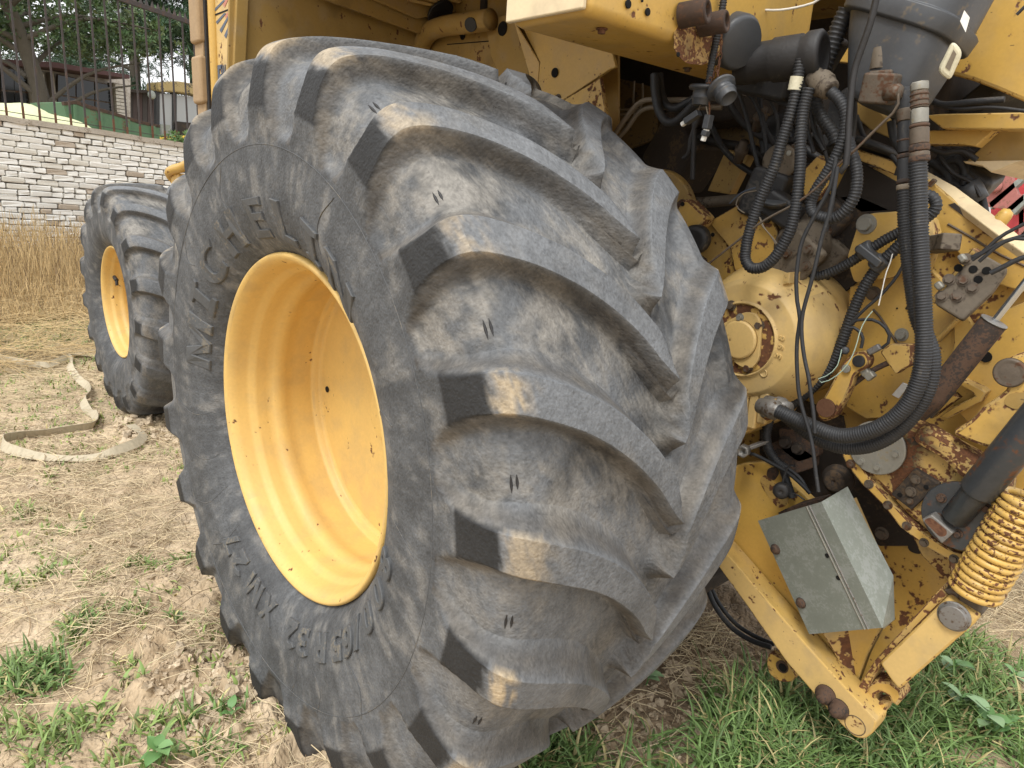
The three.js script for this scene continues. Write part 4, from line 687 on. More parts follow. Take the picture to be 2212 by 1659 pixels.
  plate('gearbox_hump', PX(1.01), [[1978, 926], [2000, 918], [2110, 985], [2140, 1020], [2105, 1040], [2075, 1035], [2030, 990], [1968, 955]], 0.05, M.greasy, gb, { round: 0.02, bevel: 0.014 });
  const sd = mesh('steel_disc', discGeo(onX(2076, 1113, 1.0), NX, 0.078, 0.012, 44, 0.2), M.blueSteel, gb);
  for (const [x, y] of [[2034, 1076], [2027, 1118], [2069, 1153], [2122, 1145], [2131, 1098]]) bolt(x, y, PX(0.988), 7.5, M.rust, gb);
  const sb = plate('steel_block', PX(0.96), [[1990, 1122], [2012, 1111], [2060, 1152], [2034, 1175]], 0.05, M.steel, gb, { round: 0.004 }); plate('rust_slot', PX(0.9595), [[1994, 1124], [2010, 1117], [2046, 1146], [2044, 1158], [2030, 1160]], 0.002, M.rustBright, sb, { round: 0.008, bevel: 0 });
  // black drive tube leaning up to the right
  const ta = onX(2068, 1112, 0.985), tb = onX(2225, 925, 0.93), td = tb.clone().sub(ta), TL = td.length();
  part('drive_tube', turnGeo(ta, td, [[-.01, 0], [-.01, .028], [.075, .029], [.078, .034], [.085, .0365], [TL + .05, .0365], [TL + .05, 0]], 32), M.blueSteel);
  part('big_nut', turnGeo(onX(1812, 1035, 1.12), NX, [[0, 0], [0, .042], [.01, .042], [.014, .03], [.03, .029], [.034, .024], [.034, .006], [.03, .005], [.03, 0]], 32), M.dark);
  plate('rusty_mount', PX(1.08), [[1960, 1135], [1990, 1130], [2020, 1160], [2050, 1190], [2060, 1270], [1990, 1200]], 0.03, M.greasy, HV);
  for (const q of [[[1680, 925], [1730, 930], [1765, 965], [1770, 985], [1725, 1000], [1690, 975]], [[1660, 960], [1700, 945], [1760, 985], [1760, 1010], [1700, 1030], [1668, 1000]]]) plate('rusty_mount', PX(1.10), q, 0.03, M.rust, HV, { round: 0.01 });
  for (const [x, y] of [[1697, 955], [1724, 968]]) { part('bolt', hexGeo(onX(x, y, 1.095), NX, 0.013, 0.014), M.dark); }
  plate('wear_plate', PX(1.19), [[1958, 1130], [1975, 1125], [2010, 1150], [2012, 1180], [1985, 1200], [1960, 1190]], 0.012, M.dark, base, { round: 0.02 });
  bolt(1905, 1152, PX(1.12), 10, M.boltDark, HV);

  // header mount: bright link plate, flat flange bar, hook, lower arm with pin, galvanised guard
  const lk = plate('link_plate', PX(1.005), [[1560, 1040], [1572, 1012], [1600, 1002], [1645, 996], [1668, 1004], [1690, 1030], [1740, 1070], [1830, 1160], [1905, 1355], [1872, 1420], [1846, 1492], [1884, 1552], [1545, 1172]], 0.03, M.yel, HV, { round: 0.01, bevel: 0.004 });
  plate('rust_patch', PX(1.0035), [[1658, 1012], [1676, 1008], [1684, 1022], [1672, 1040], [1655, 1030]], 0.0015, M.rust, lk, { round: 0.01, bevel: 0 }); plate('rust_patch', PX(1.0035), [[1652, 1024], [1680, 1050], [1705, 1070], [1700, 1092], [1680, 1098], [1664, 1078], [1648, 1056], [1640, 1036]], 0.0015, M.rusty, lk, { round: 0.01, bevel: 0 });
  const fb = plate('flange_bar', PX(0.93), [[1533, 1198], [1547, 1170], [1650, 1290], [1770, 1425], [1884, 1548], [1893, 1560], [1888, 1582], [1868, 1597], [1846, 1594], [1812, 1560], [1700, 1432], [1600, 1290]], 0.07, M.pale, HV, { round: 0.02, bevel: 0.004 });  // paler paint than the link plate; stronger light low down is in the colour
  for (const [x, y] of [[1784, 1500], [1812, 1530]]) { const c = onX(x, y, 0.93); mesh('bolt', turnGeo(c, NX, [[0, 0], [0, .026], [.006, .026], [.008, .019], [.02, .018], [.022, .011], [.03, .0105], [.03, 0]], 24), M.rust, fb); }
  mesh('pin_groove', new THREE.TorusGeometry(0.0245, 0.0012, 6, 40).rotateY(Math.PI / 2).translate(...onX(1847, 1567, 0.9295).toArray()), M.boltDark, fb);
  const ea = plate('ear_lug', PX(1.02), [[1662, 1408], [1655, 1428], [1660, 1455], [1680, 1472], [1708, 1475], [1722, 1462], [1700, 1430]], 0.025, M.chip, HV, { round: 0.012 });
  mesh('hole', discGeo(onX(1690, 1440, 1.018), V(-1, 0, 0), 0.018, 0.003, 24), M.rust, ea); mesh('hole', discGeo(onX(1691, 1442, 1.0145), NX, 0.012, 0.002, 24), M.hole, ea);
  const hk = plate('hook', PX(0.985), [[1836, 1512], [1862, 1484], [1889, 1470], [1921, 1472], [1945, 1491], [1950, 1509], [1937, 1526], [1925, 1518], [1918, 1504], [1902, 1496], [1890, 1502], [1888, 1520], [1921, 1517], [1906, 1546], [1886, 1566], [1866, 1550]], 0.06, M.chip, HV, { bevel: 0.007 });
  const LA = PX(0.955), ar = plate('lower_arm', LA, [[1900, 1432], [2045, 1290], [2112, 1332], [2108, 1345], [1942, 1490], [1925, 1470]], 0.14, M.pale, HV, { round: 0.008, bevel: 0.005 });  // same pale paint: the brighter light on the arm is painted in
  plate('arm_edge', PX(0.975), [[1850, 1490], [1888, 1428], [2032, 1270], [2046, 1288], [1902, 1432], [1870, 1500]], 0.10, M.rusty, HV);
  mesh('pin', turnGeo(onX(2061, 1331, 0.955), NX, [[0, 0], [0, .034], [.002, .034], [.003, .029], [.012, .028], [.014, .025], [.014, 0]], 36), M.steel, ar);
  plate('pin_bracket', PX(0.98), [[2036, 1275], [2062, 1268], [2090, 1296], [2118, 1312], [2124, 1328], [2112, 1335], [2080, 1310]], 0.05, M.boltDark, HV, { round: 0.006 });
  // the guard: folded sheet, edges two millimetres thick
  const gd = grp('sheet_guard'), TL1 = onX(1637, 1125, 0.92), TF = onX(1775, 1084, 0.86), BF = onX(1906, 1356, 0.86), BL = onX(1748, 1370, 0.92);
  const quad = (A, B, C, D, nm, mat, par, th = 0.0025) => { const n = B.clone().sub(A).cross(D.clone().sub(A)).normalize(); if (n.dot(CAM.clone().sub(A)) < 0) n.negate(); const P = []; const base = [A, B, C, D]; const g = new THREE.BufferGeometry(); const v = []; const back = base.map((q) => q.clone().addScaledVector(n, -th)); const tri = (a, b, c) => v.push(...a.toArray(), ...b.toArray(), ...c.toArray()); tri(A, B, C); tri(A, C, D); tri(back[2], back[1], back[0]); tri(back[3], back[2], back[0]); for (let k = 0; k < 4; k++) { const a2 = base[k], b2 = base[(k + 1) % 4], c2 = back[(k + 1) % 4], d2 = back[k]; tri(a2, d2, c2); tri(a2, c2, b2); } g.setAttribute('position', new THREE.Float32BufferAttribute(v, 3)); g.computeVertexNormals(); return mesh(nm, g, mat, par); };
  const f1 = quad(TL1, TF, BF, BL, 'guard_face', M.galv, gd);
  const TR = onX(1831, 1051, 0.975), R1p = onX(1930, 1244, 0.975), R2p = onX(1933, 1338, 0.95), BR = onX(1910, 1358, 0.90);
  { const n = V(); quad(TF, TR, R1p, BF, 'guard_face', M.galv, gd); quad(BF.clone(), R1p.clone(), R2p, BR, 'guard_face', M.galv, gd); }
  const e1 = TL1.clone().lerp(TF, 0.80), e2 = BL.clone().lerp(BF, 0.80), nn = TF.clone().sub(TL1).cross(BL.clone().sub(TL1)).normalize(); if (nn.dot(CAM.clone().sub(e1)) < 0) nn.negate();
  for (const dx of [-0.004, 0.006]) { const sh = TF.clone().sub(TL1).normalize().multiplyScalar(dx); mesh('guard_seam', sweepGeo(new THREE.LineCurve3(e1.clone().add(sh).addScaledVector(nn, 0.0005), e2.clone().add(sh).addScaledVector(nn, 0.0005)), 0.0022, { seg: 8, step: 0.1 }), dx < 0 ? M.zinc : M.steel, gd, false); }
  const GP = { n: nn, p: TL1 };
  for (const [x, y] of [[1676, 1186], [1731, 1302]]) { const c = at(x, y, GP); mesh('bolt', turnGeo(c, nn, [[0, 0], [0, .014], [.003, .014], [.004, .011], [.009, .0105], [.011, .008], [.011, 0]], 20), M.rust, gd); }
  for (const [x, y] of [[1787, 1200], [1811, 1248]]) mesh('hole', discGeo(at(x, y, GP).addScaledVector(nn, 0.0006), nn, 0.0058, 0.001, 16), M.hole, gd);
  plate('guard_bracket', PX(0.965), [[1680, 1108], [1720, 1090], [1778, 1076], [1775, 1086], [1700, 1112], [1682, 1116]], 0.05, M.rust, gd);
  plate('guard_backing', PX(0.985), [[1700, 1130], [1790, 1095], [1840, 1080], [1915, 1250], [1900, 1345], [1770, 1355]], 0.03, M.under, gd);
  plate('link_gusset', { n: V(-0.8, 0.2, 0.56).normalize(), p: onX(1846, 1490, 1.0) }, [[1776, 1366], [1810, 1362], [1905, 1357], [1880, 1410], [1846, 1492], [1825, 1450]], 0.02, M.rusty, HV);

  // tension spring
  const s0 = onX(2103, 1280, 0.985), s1 = onX(2228, 1072, 0.985), ax = s1.clone().sub(s0), SL = ax.length(); ax.normalize();
  const [su, sv] = basisOf(ax), rC = 0.046, turns = SL / 0.0170, pts = [];
  for (let k = 0; k <= turns * 20; k++) { const t = k / 20, an = t * Math.PI * 2; pts.push(s0.clone().addScaledVector(ax, t * 0.0170).addScaledVector(su, Math.cos(an) * rC).addScaledVector(sv, Math.sin(an) * rC)); }
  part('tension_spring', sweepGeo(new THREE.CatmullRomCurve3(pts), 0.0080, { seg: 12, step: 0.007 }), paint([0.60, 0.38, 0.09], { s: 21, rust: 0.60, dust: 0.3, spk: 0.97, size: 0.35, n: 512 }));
  part('spring_eye', boxGeo(onX(2098, 1296, 0.99), 0.03, 0.06, 0.05, 0.008), M.boltDark);
  // black hose drooping under the tyre
  hose('hydraulic_hose', PX(1.25), [[1515, 1240], [1528, 1270], [1545, 1310], [1580, 1355], [1620, 1382], [1665, 1398]], 11, M.hose); hose('hydraulic_hose', PX(1.28), [[1520, 1240], [1536, 1270], [1556, 1308], [1590, 1348], [1630, 1374], [1672, 1392]], 9, M.hose);
  part('undertray', boxGeo(onX(1525, 1235, 1.2), 0.3, 0.05, 0.12, 0.01), M.dark);
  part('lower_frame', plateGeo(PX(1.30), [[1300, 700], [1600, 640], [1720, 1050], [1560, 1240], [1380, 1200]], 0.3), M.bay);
}
// --- tank, hoses and cables hanging in front of the feeder
{
  // reservoir: rounded tub below a banded lid, lofted from rounded sections
  const P = PX(0.86), tk = grp('fluid_reservoir');
  const T0 = onX(1964, 20, 0.93), sec = (yy, a, b, cx, cz, pw) => { const r = []; for (let k = 0; k < 64; k++) { const t = k / 64 * Math.PI * 2, c = Math.cos(t), s2 = Math.sin(t); r.push(V(cx + a * Math.sign(c) * Math.pow(Math.abs(c), pw), yy, cz + b * Math.sign(s2) * Math.pow(Math.abs(s2), pw))); } return r; };
  const loft = (S) => { const v = [], idx = []; S.forEach((r) => r.forEach((q) => v.push(q.x, q.y, q.z))); const n = S[0].length; for (let i = 0; i < S.length - 1; i++) for (let j = 0; j < n; j++) { const a = i * n + j, b = i * n + (j + 1) % n, c = a + n, d = b + n; idx.push(a, b, c, b, d, c); } const c0 = v.length / 3; const m0 = S[0].reduce((s, q) => s.add(q), V()).multiplyScalar(1 / n), m1 = S[S.length - 1].reduce((s, q) => s.add(q), V()).multiplyScalar(1 / n); v.push(...m0.toArray(), ...m1.toArray()); for (let j = 0; j < n; j++) { idx.push(c0, (j + 1) % n, j); const b = (S.length - 1) * n; idx.push(c0 + 1, b + j, b + (j + 1) % n); } const g = new THREE.BufferGeometry(); g.setAttribute('position', new THREE.Float32BufferAttribute(v, 3)); g.setIndex(idx); g.computeVertexNormals(); return g; };
  const yB = onX(1950, 172, 0.9).y, yR = onX(1905, 18, 0.9).y, xc = 1.0, zc = onX(1962, 60, 1.0).z;
  const hgt = 0.165, tub = [], xc2 = 0.99, c0 = onX(1958, 62, xc2), TR = new THREE.Matrix4().makeTranslation(c0.x, c0.y, c0.z).multiply(new THREE.Matrix4().makeRotationX(0.36)).multiply(new THREE.Matrix4().makeRotationZ(-0.10));
  for (const [f, a, b] of [[0, .01, .03], [0, .052, .058], [.02, .060, .067], [.10, .068, .075], [.4, .080, .090], [.75, .094, .106], [.95, .100, .112], [1, .101, .113]]) tub.push(sec(-hgt + hgt * f, a, b, (1 - f) * -0.02, (1 - f) * 0.055, 0.5));
  mesh('tub', loft(tub).applyMatrix4(TR), M.plastic, tk);
  const lid = []; for (const [dy, a, b] of [[-.010, .095, .105], [-.010, .110, .124], [-.004, .114, .128], [.026, .116, .130], [.030, .112, .126], [.034, .104, .118], [.16, .098, .110], [.19, .08, .09]]) lid.push(sec(dy, a, b, 0, 0, 0.55));
  mesh('lid', loft(lid).applyMatrix4(TR), M.plastic, tk);
  mesh('sticker', plateGeo({ n: V(-0.93, 0, 0.36).normalize(), p: onX(2084, 45, 0.88) }, [[2083, 22], [2095, 38], [2086, 70], [2074, 46]], 0.001, { bevel: 0 }), M.white, tk);
  const SP = { n: V(-0.85, -0.25, 0.45).normalize(), p: onX(2052, 131, 0.86) };
  { const f = [[2060, 87], [2082, 113], [2053, 177], [2026, 155]], pl = plateGeo(SP, f, 0.02, { round: 0.012, bevel: 0.006 }); mesh('sight_frame', pl, M.creamPl, tk); const SP2 = { n: SP.n, p: SP.p.clone().addScaledVector(SP.n, 0.001) }; mesh('sight_glass', plateGeo(SP2, [[2060, 107], [2066, 117], [2051, 153], [2042, 145]], 0.003, { bevel: 0 }), M.pipe, tk); }
  mesh('outlet', turnGeo(onX(1898, 138, 0.90), V(-0.1, -1, 0.1), [[-.03, 0], [-.03, .017], [.012, .017], [.012, .011], [0, .010], [0, 0]], 20), M.grayCast, tk);
  const el = grp('pressure_switch'); mesh('switch_body', boxGeo(onX(1902, 192, 0.88), 0.05, 0.06, 0.065, 0.006, [0.1, 0, 0.1]), M.boltDark, el); mesh('switch_neck', boxGeo(onX(1906, 170, 0.90), 0.04, 0.03, 0.05, 0.006), M.boltDark, el); mesh('cable_gland', turnGeo(onX(1926, 200, 0.86), V(-0.3, 0, 1), [[-.01, 0], [-.01, .017], [.015, .016], [.022, .011], [.022, 0]], 18), M.boltDark, el);
  hose('thin_cable', PX(0.84), [[1940, 203], [1943, 212], [1935, 237], [1910, 262], [1884, 287], [1844, 327], [1814, 353], [1770, 400], [1726, 435], [1648, 478], [1580, 531], [1548, 556], [1521, 576], [1492, 584]], 5.5, M.boltDark);
  hose('sleeved_cable', PX(0.82), [[1897, -20], [1880, 50], [1860, 108], [1846, 150], [1838, 210], [1834, 260], [1831, 320], [1824, 365], [1815, 372]], 14, M.rubber);
  hose('wire_conduit', PX(0.95), [[1830, 20], [1812, 60], [1796, 105], [1780, 145], [1772, 165]], 38, M.hose, HV, { pitch: 0.010, amp: 0.12 });
  hose('thin_cable', PX(0.9), [[1590, -10], [1620, 15], [1660, 22], [1700, 20], [1760, 5], [1775, -5]], 5, M.white);
  // U-shaped conduits
  hose('wire_conduit', PX(0.845), [[1729, 128], [1724, 165], [1716, 215], [1703, 262], [1688, 310], [1672, 362], [1650, 412], [1634, 452], [1619, 500], [1611, 538], [1611, 562], [1622, 578], [1645, 578], [1668, 562], [1688, 535], [1706, 500], [1717, 460], [1724, 410], [1729, 350], [1730, 290], [1736, 235], [1748, 190]], 24, M.hose, HV, { pitch: 0.0066, amp: 0.12 });
  mesh('conduit_tag', sweepGeo(curveOf([[1722, 166], [1716, 195]], PX(0.843)), 0.0145, { seg: 14, step: 0.02 }), M.creamPl, HV);
  hose('wire_conduit', PX(0.86), [[1795, 198], [1815, 218], [1826, 245], [1824, 290], [1810, 330], [1785, 375], [1762, 412], [1751, 440], [1756, 460], [1778, 470], [1805, 470], [1828, 452], [1845, 425], [1851, 390], [1848, 355], [1838, 325], [1832, 300]], 25, M.hose, HV, { pitch: 0.0066, amp: 0.12 });
  part('cable_gland', turnGeo(onX(1775, 180, 0.87), V(-0.2, -0.6, 0.9), [[-.03, 0], [-.03, .022], [-.01, .023], [-.008, .028], [.012, .028], [.014, .024], [.03, .022], [.034, .016], [.034, 0]], 12), M.grayCast);
  hose('wire_conduit', PX(0.97), [[1762, 200], [1765, 230], [1780, 262], [1800, 290], [1806, 310]], 28, M.hose, HV, { pitch: 0.0085, amp: 0.14 });
  hose('hydraulic_hose', PX(0.98), [[1750, 195], [1752, 240], [1762, 290], [1780, 325]], 10, M.hose); hose('hydraulic_hose', PX(0.99), [[1735, 215], [1745, 280], [1758, 330]], 9, M.hose);
  for (const q of [[[1842, 210], [1842, 260], [1836, 310]], [[1950, 300], [1955, 330], [1940, 380]], [[1925, 262], [1932, 300], [1950, 330]]]) hose('hydraulic_hose', PX(1.02), q, 18, M.hose);
  // the two long black cables
  hose('black_cable', PX(0.80), [[1806, 340], [1794, 402], [1774, 440], [1755, 475], [1738, 508], [1730, 530], [1723, 570], [1720, 605], [1722, 650], [1728, 689], [1723, 725], [1721, 758], [1722, 800], [1726, 850], [1738, 900], [1748, 930], [1756, 970], [1762, 1020], [1768, 1062]], 8.5, M.hose);
  hose('black_cable', PX(0.79), [[1809, 360], [1800, 420], [1786, 480], [1776, 510], [1768, 545], [1760, 580], [1749, 621], [1738, 660], [1732, 690], [1732, 728], [1738, 775], [1747, 816], [1753, 860], [1758, 900], [1760, 935]], 8.5, M.hose);
  // twin main hoses: crimped unions on top, ribbed sleeves sweeping down and back to the gear case foot
  const ha = [[1983, 350], [1984, 400], [1985, 461], [1987, 520], [1990, 580], [1993, 640], [1995, 690], [1996, 740], [1993, 785], [1984, 825], [1966, 864], [1940, 895], [1905, 920], [1862, 936], [1815, 941], [1770, 928], [1720, 906], [1680, 888]];
  const hb = [[1956, 410], [1957, 470], [1962, 540], [1972, 620], [1984, 690], [2004, 735], [2013, 765], [2012, 810], [2000, 850], [1978, 888], [1946, 924], [1905, 952], [1860, 966], [1810, 964], [1760, 944], [1710, 908], [1690, 890]];
  hose('main_hose', PX(0.83), ha, 37, M.hose, HV, { pitch: 0.0058, amp: 0.11, seg: 16 });
  hose('main_hose', PX(0.875), hb, 35, M.hose, HV, { pitch: 0.0058, amp: 0.11, seg: 16 });
  hose('main_hose', PX(0.93), [[1985, 420], [2012, 425], [2022, 440], [2018, 455], [1995, 475]], 26, M.hose, HV, { pitch: 0.0058, amp: 0.11 });
  const union = (x, ys, px) => { const g = grp('hose_union'); for (const [y0, y1, w, m] of ys) { const a = onX(x, y0, px), b = onX(x, y1, px); mesh('sleeve', turnGeo(a, b.clone().sub(a), [[0, 0], [0, w * .9], [.002, w], [a.distanceTo(b) - .002, w], [a.distanceTo(b), w * .9], [a.distanceTo(b), 0]], m === M.zinc ? 6 : 24), m, g); } };
  union(1986, [[178, 197, .017, M.zinc], [197, 234, .0155, M.boltDark], [202, 208, .017, M.rust], [214, 220, .017, M.rust], [226, 231, .017, M.rust], [235, 268, .017, M.zinc], [268, 276, .018, M.rust], [276, 312, .0175, M.boltDark], [312, 327, .0185, M.rust], [328, 342, .0182, M.boltDark], [336, 350, .019, M.rust]], 0.83);
  union(1957, [[190, 240, .015, M.hose], [235, 262, .017, M.boltDark], [262, 296, .0155, M.hose], [290, 330, .016, M.black], [300, 306, .0172, M.rust], [332, 342, .017, M.rust], [342, 395, .0165, M.hose], [386, 396, .0178, M.rust], [398, 410, .0182, M.pipe]], 0.875);
  // twin sleeved hoses across the bracket plate and their double clamp
  hose('wire_conduit', PX(1.045), [[1950, 498], [1915, 516], [1880, 538], [1850, 558], [1820, 576], [1790, 590], [1765, 596], [1744, 590]], 22, M.hose, HV, { pitch: 0.0075, amp: 0.14 });
  hose('wire_conduit', PX(1.04), [[1950, 522], [1930, 542], [1905, 566], [1885, 592], [1866, 622], [1850, 655], [1836, 690], [1824, 725], [1808, 765], [1785, 805], [1758, 835], [1725, 862], [1697, 884]], 25, M.hose, HV, { pitch: 0.0075, amp: 0.14 });
  const cl = part('hose_clamp', barGeo(onX(1858, 533, 1.03), onX(1908, 572, 1.03), 0.045, 0.02, 0.004), M.plastic);
  for (const [x, y, d] of [[1868, 541, [26, -14]], [1897, 570, [22, -18]]]) { const c = onX(x, y, 1.036), e = onX(x + d[0], y + d[1], 1.036).sub(onX(x, y, 1.036)).normalize(); mesh('clamp_shell', turnGeo(c.clone().addScaledVector(e, -0.015), e, [[0, 0], [0, .017], [.004, .019], [.030, .019], [.034, .017], [.034, 0]], 20), M.plastic, cl); }
  mesh('bolt', discGeo(onX(1884, 556, 1.018), NX, 0.009, 0.008, 14), M.rustBright, cl);
  hose('wire_conduit', PX(1.0), [[1662, 905], [1655, 940], [1660, 970], [1680, 1000], [1700, 1015]], 22, M.hose, HV, { pitch: 0.0066, amp: 0.14 });
  hose('hydraulic_hose', PX(0.97), [[1600, 975], [1630, 982], [1665, 1000], [1700, 1020], [1735, 1050], [1750, 1066]], 8, M.hose); hose('hydraulic_hose', PX(0.99), [[1690, 1010], [1700, 1040], [1712, 1075]], 16, M.hose); hose('hydraulic_hose', PX(0.98), [[1700, 1010], [1730, 1035], [1745, 1062]], 8, M.hose);
  part('rod_end', turnGeo(onX(1606, 974, 0.93), V(-1, 0.05, 0.2), [[-.012, 0], [-.012, .018], [.01, .018], [.012, .015], [.012, .008], [.004, .007], [.004, 0]], 6), M.steel); part('rod', barGeo(onX(1616, 968, 0.95), onX(1660, 952, 1.0), 0.014, 0.01), M.steel);
  const sn = part('sensor_knob', turnGeo(onX(1688, 1060, 0.93), V(-1, 0, 0.3), [[-.015, 0], [-.015, .016], [-.008, .021], [.006, .021], [.012, .016], [.013, .006], [.010, .005], [.010, 0]], 24), M.rubber); hose('thin_cable', PX(0.935), [[1690, 1045], [1697, 1020], [1706, 1006], [1716, 1006]], 5, M.hose);
  hose('thin_cable', PX(0.935), [[1700, 1066], [1720, 1068], [1738, 1080]], 3, M.hose);
  // hose tangle behind the sloping top
  const tg = PX(1.32);
  for (const q of [[[2018, 384], [2050, 392], [2080, 410], [2096, 440]], [[2045, 350], [2062, 345], [2078, 356], [2084, 380], [2080, 400]], [[2086, 378], [2108, 402], [2122, 430], [2128, 460]], [[2010, 350], [2040, 372], [2056, 400]], [[2100, 420], [2110, 440], [2118, 470]]]) hose('hydraulic_hose', tg, q, 16, M.hose);
  part('valve_stack', boxGeo(onX(2060, 400, 1.5), 0.3, 0.16, 0.16, 0.02, [0.6, 0.2, 0]), M.black); part('valve_stack', boxGeo(onX(2030, 360, 1.5), 0.3, 0.12, 0.2, 0.02, [0.3, 0.2, 0]), M.dark); part('hose_cuff', turnGeo(onX(2100, 412, 1.3), V(0.2, -0.7, 0.5), [[-.02, 0], [-.02, .026], [0, .027], [.03, .025], [.03, 0]], 20), M.plastic);
  hose('stray_lead', PX(0.9), [[2240, -20], [2222, 5], [2208, 20], [2196, 32]], 7, M.rubber);
}
rebase(HV, V(1.5, 0, -1.3));

// ------------------------------------------------------------------ ground
const WALL0 = V(0.57, 0, -8.0), WDIR = V(Math.cos(0.297), 0, -Math.sin(0.297)), WN = V(-WDIR.z * -1, 0, 0);
WN.set(WDIR.z, 0, -WDIR.x).negate(); if (WN.dot(CAM.clone().sub(WALL0)) < 0) WN.negate();
const wallDist = (x, z) => (x - WALL0.x) * WN.x + (z - WALL0.z) * WN.z;      // metres in front of the brick wall
function gy(x, z) {
  const d = wallDist(x, z), far = Math.hypot(x, z + 1);
  let y = 0.32 * (1 - sst(0.2, 4.0, d)) * (1 - sst(8, 16, Math.abs(x))) ;
  if (far < 14) {
    y += (fbm(x * 1.1 + 50, z * 1.1 + 50, 3, 0, 401) - 0.5) * 0.09;
    const clod = sst(0.45, 0.75, fbm(x * 0.9 + 9, z * 0.9 + 4, 3, 0, 407)), near = 1 - sst(3, 9, far);
    y += near * ((fbm(x * 9 + 20, z * 9 + 20, 3, 0, 402) - 0.5) * 0.035 + (fbm(x * 34, z * 34, 3, 0, 403) - 0.5) * (0.014 + 0.024 * clod));
    // loose soil heaped beside the front tyre
    const hx = sst(0.55, 0, Math.abs(x + 0.13)) * sst(1.0, 0.2, Math.abs(z + 0.35)); y += hx * Math.max(0, fbm(x * 17, z * 17, 3, 0, 405) - 0.42) * 0.16;
    y -= 0.03 * sst(0.5, 0.2, Math.abs(x - 0.34)) * sst(0.6, 0.2, Math.abs(z));
  }
  return y;
}
{
  const ax = [], lin = (a, b, s) => { for (let q = a; q < b - 1e-6; q += s) ax.push(q); };
  const grow = (from, to, s0, k) => { const r = []; let q = from, s = s0 * Math.sign(to - from); while (Math.sign(to - from) * (to - q) > 0) { q += s; s *= k; r.push(q); } return r; };
  const mk = (a, b, s) => { const mid = []; for (let q = a; q <= b; q += s) mid.push(q); return [...grow(a, -170, s, 1.16).reverse(), ...mid, ...grow(b, 170, s, 1.16)]; };
  const xs = mk(-1.3, 2.6, 0.014), zs = mk(-4.6, 1.7, 0.014);
  const nx = xs.length, nz = zs.length, pos = new Float32Array(nx * nz * 3), colr = new Float32Array(nx * nz * 3), uv = new Float32Array(nx * nz * 2), idx = [];
  const SOIL = [.50, .385, .25], DARK = [.30, .22, .135], PALE = [.59, .47, .32], STR = [.53, .42, .24];
  for (let j = 0; j < nz; j++) for (let i = 0; i < nx; i++) {
    const k = j * nx + i, x = xs[i], z = zs[j]; pos.set([x, gy(x, z), z], k * 3); uv.set([x, z], k * 2);
    const a = fbm(x * 2.2 + 30, z * 2.2 + 30, 4, 0, 411), b = fbm(x * 14, z * 14, 3, 0, 412), d = wallDist(x, z);
    let c = l3(SOIL, PALE, sst(0.45, 0.7, a)); c = l3(c, DARK, 0.55 * sst(0.5, 0.75, b * 0.6 + (1 - a) * 0.4));
    c = l3(c, STR, 0.7 * (1 - sst(3.0, 4.4, d)));
    const underShade = sst(0.55, 0.95, x) * sst(-1.4, -0.6, z) * (1 - sst(0.9, 1.15, z)) ; c = l3(c, [0.17, 0.115, 0.07], underShade * 0.7);  // shade beneath the machine put into the soil colour
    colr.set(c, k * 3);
  }
  for (let j = 0; j < nz - 1; j++) for (let i = 0; i < nx - 1; i++) { const a = j * nx + i, b = a + 1, c = a + nx, d = c + 1; idx.push(a, c, b, b, c, d); }
  const g = new THREE.BufferGeometry(); g.setAttribute('position', new THREE.BufferAttribute(pos, 3)); g.setAttribute('color', new THREE.BufferAttribute(colr, 3)); g.setAttribute('uv', new THREE.BufferAttribute(uv, 2)); g.setIndex(idx); g.computeVertexNormals();
  const map = tex(768, (u, v) => { const a = rd(FB, u, v, 421), b = rd(FD, u, v, 422); let q = 0.66 + 0.34 * a + 0.26 * (b - 0.5); return [q, q * 0.985, q * 0.96]; }, true, 1 / 0.9);
  const bmp = tex(768, (u, v) => { const a = rd(FC, u, v, 423), r = 1 - Math.abs(2 * rd(FB, u, v, 425) - 1); const q = 0.8 * a - 0.35 * sst(0.93, 1, r); return [q + 0.3, q + 0.3, q + 0.3]; }, false, 1 / 0.9);
  const m = new THREE.Mesh(g, new THREE.MeshStandardMaterial({ map, vertexColors: true, roughness: 0.95, bumpMap: bmp, bumpScale: 0.016 })); m.receiveShadow = m.castShadow = true; struct('ground', m);
}
function onG(px, py) { let y = 0.02, q; for (let k = 0; k < 6; k++) { q = onY(px, py, y); y = gy(q.x, q.z); } q.y = y; return q; }      // where a picture point meets the real ground
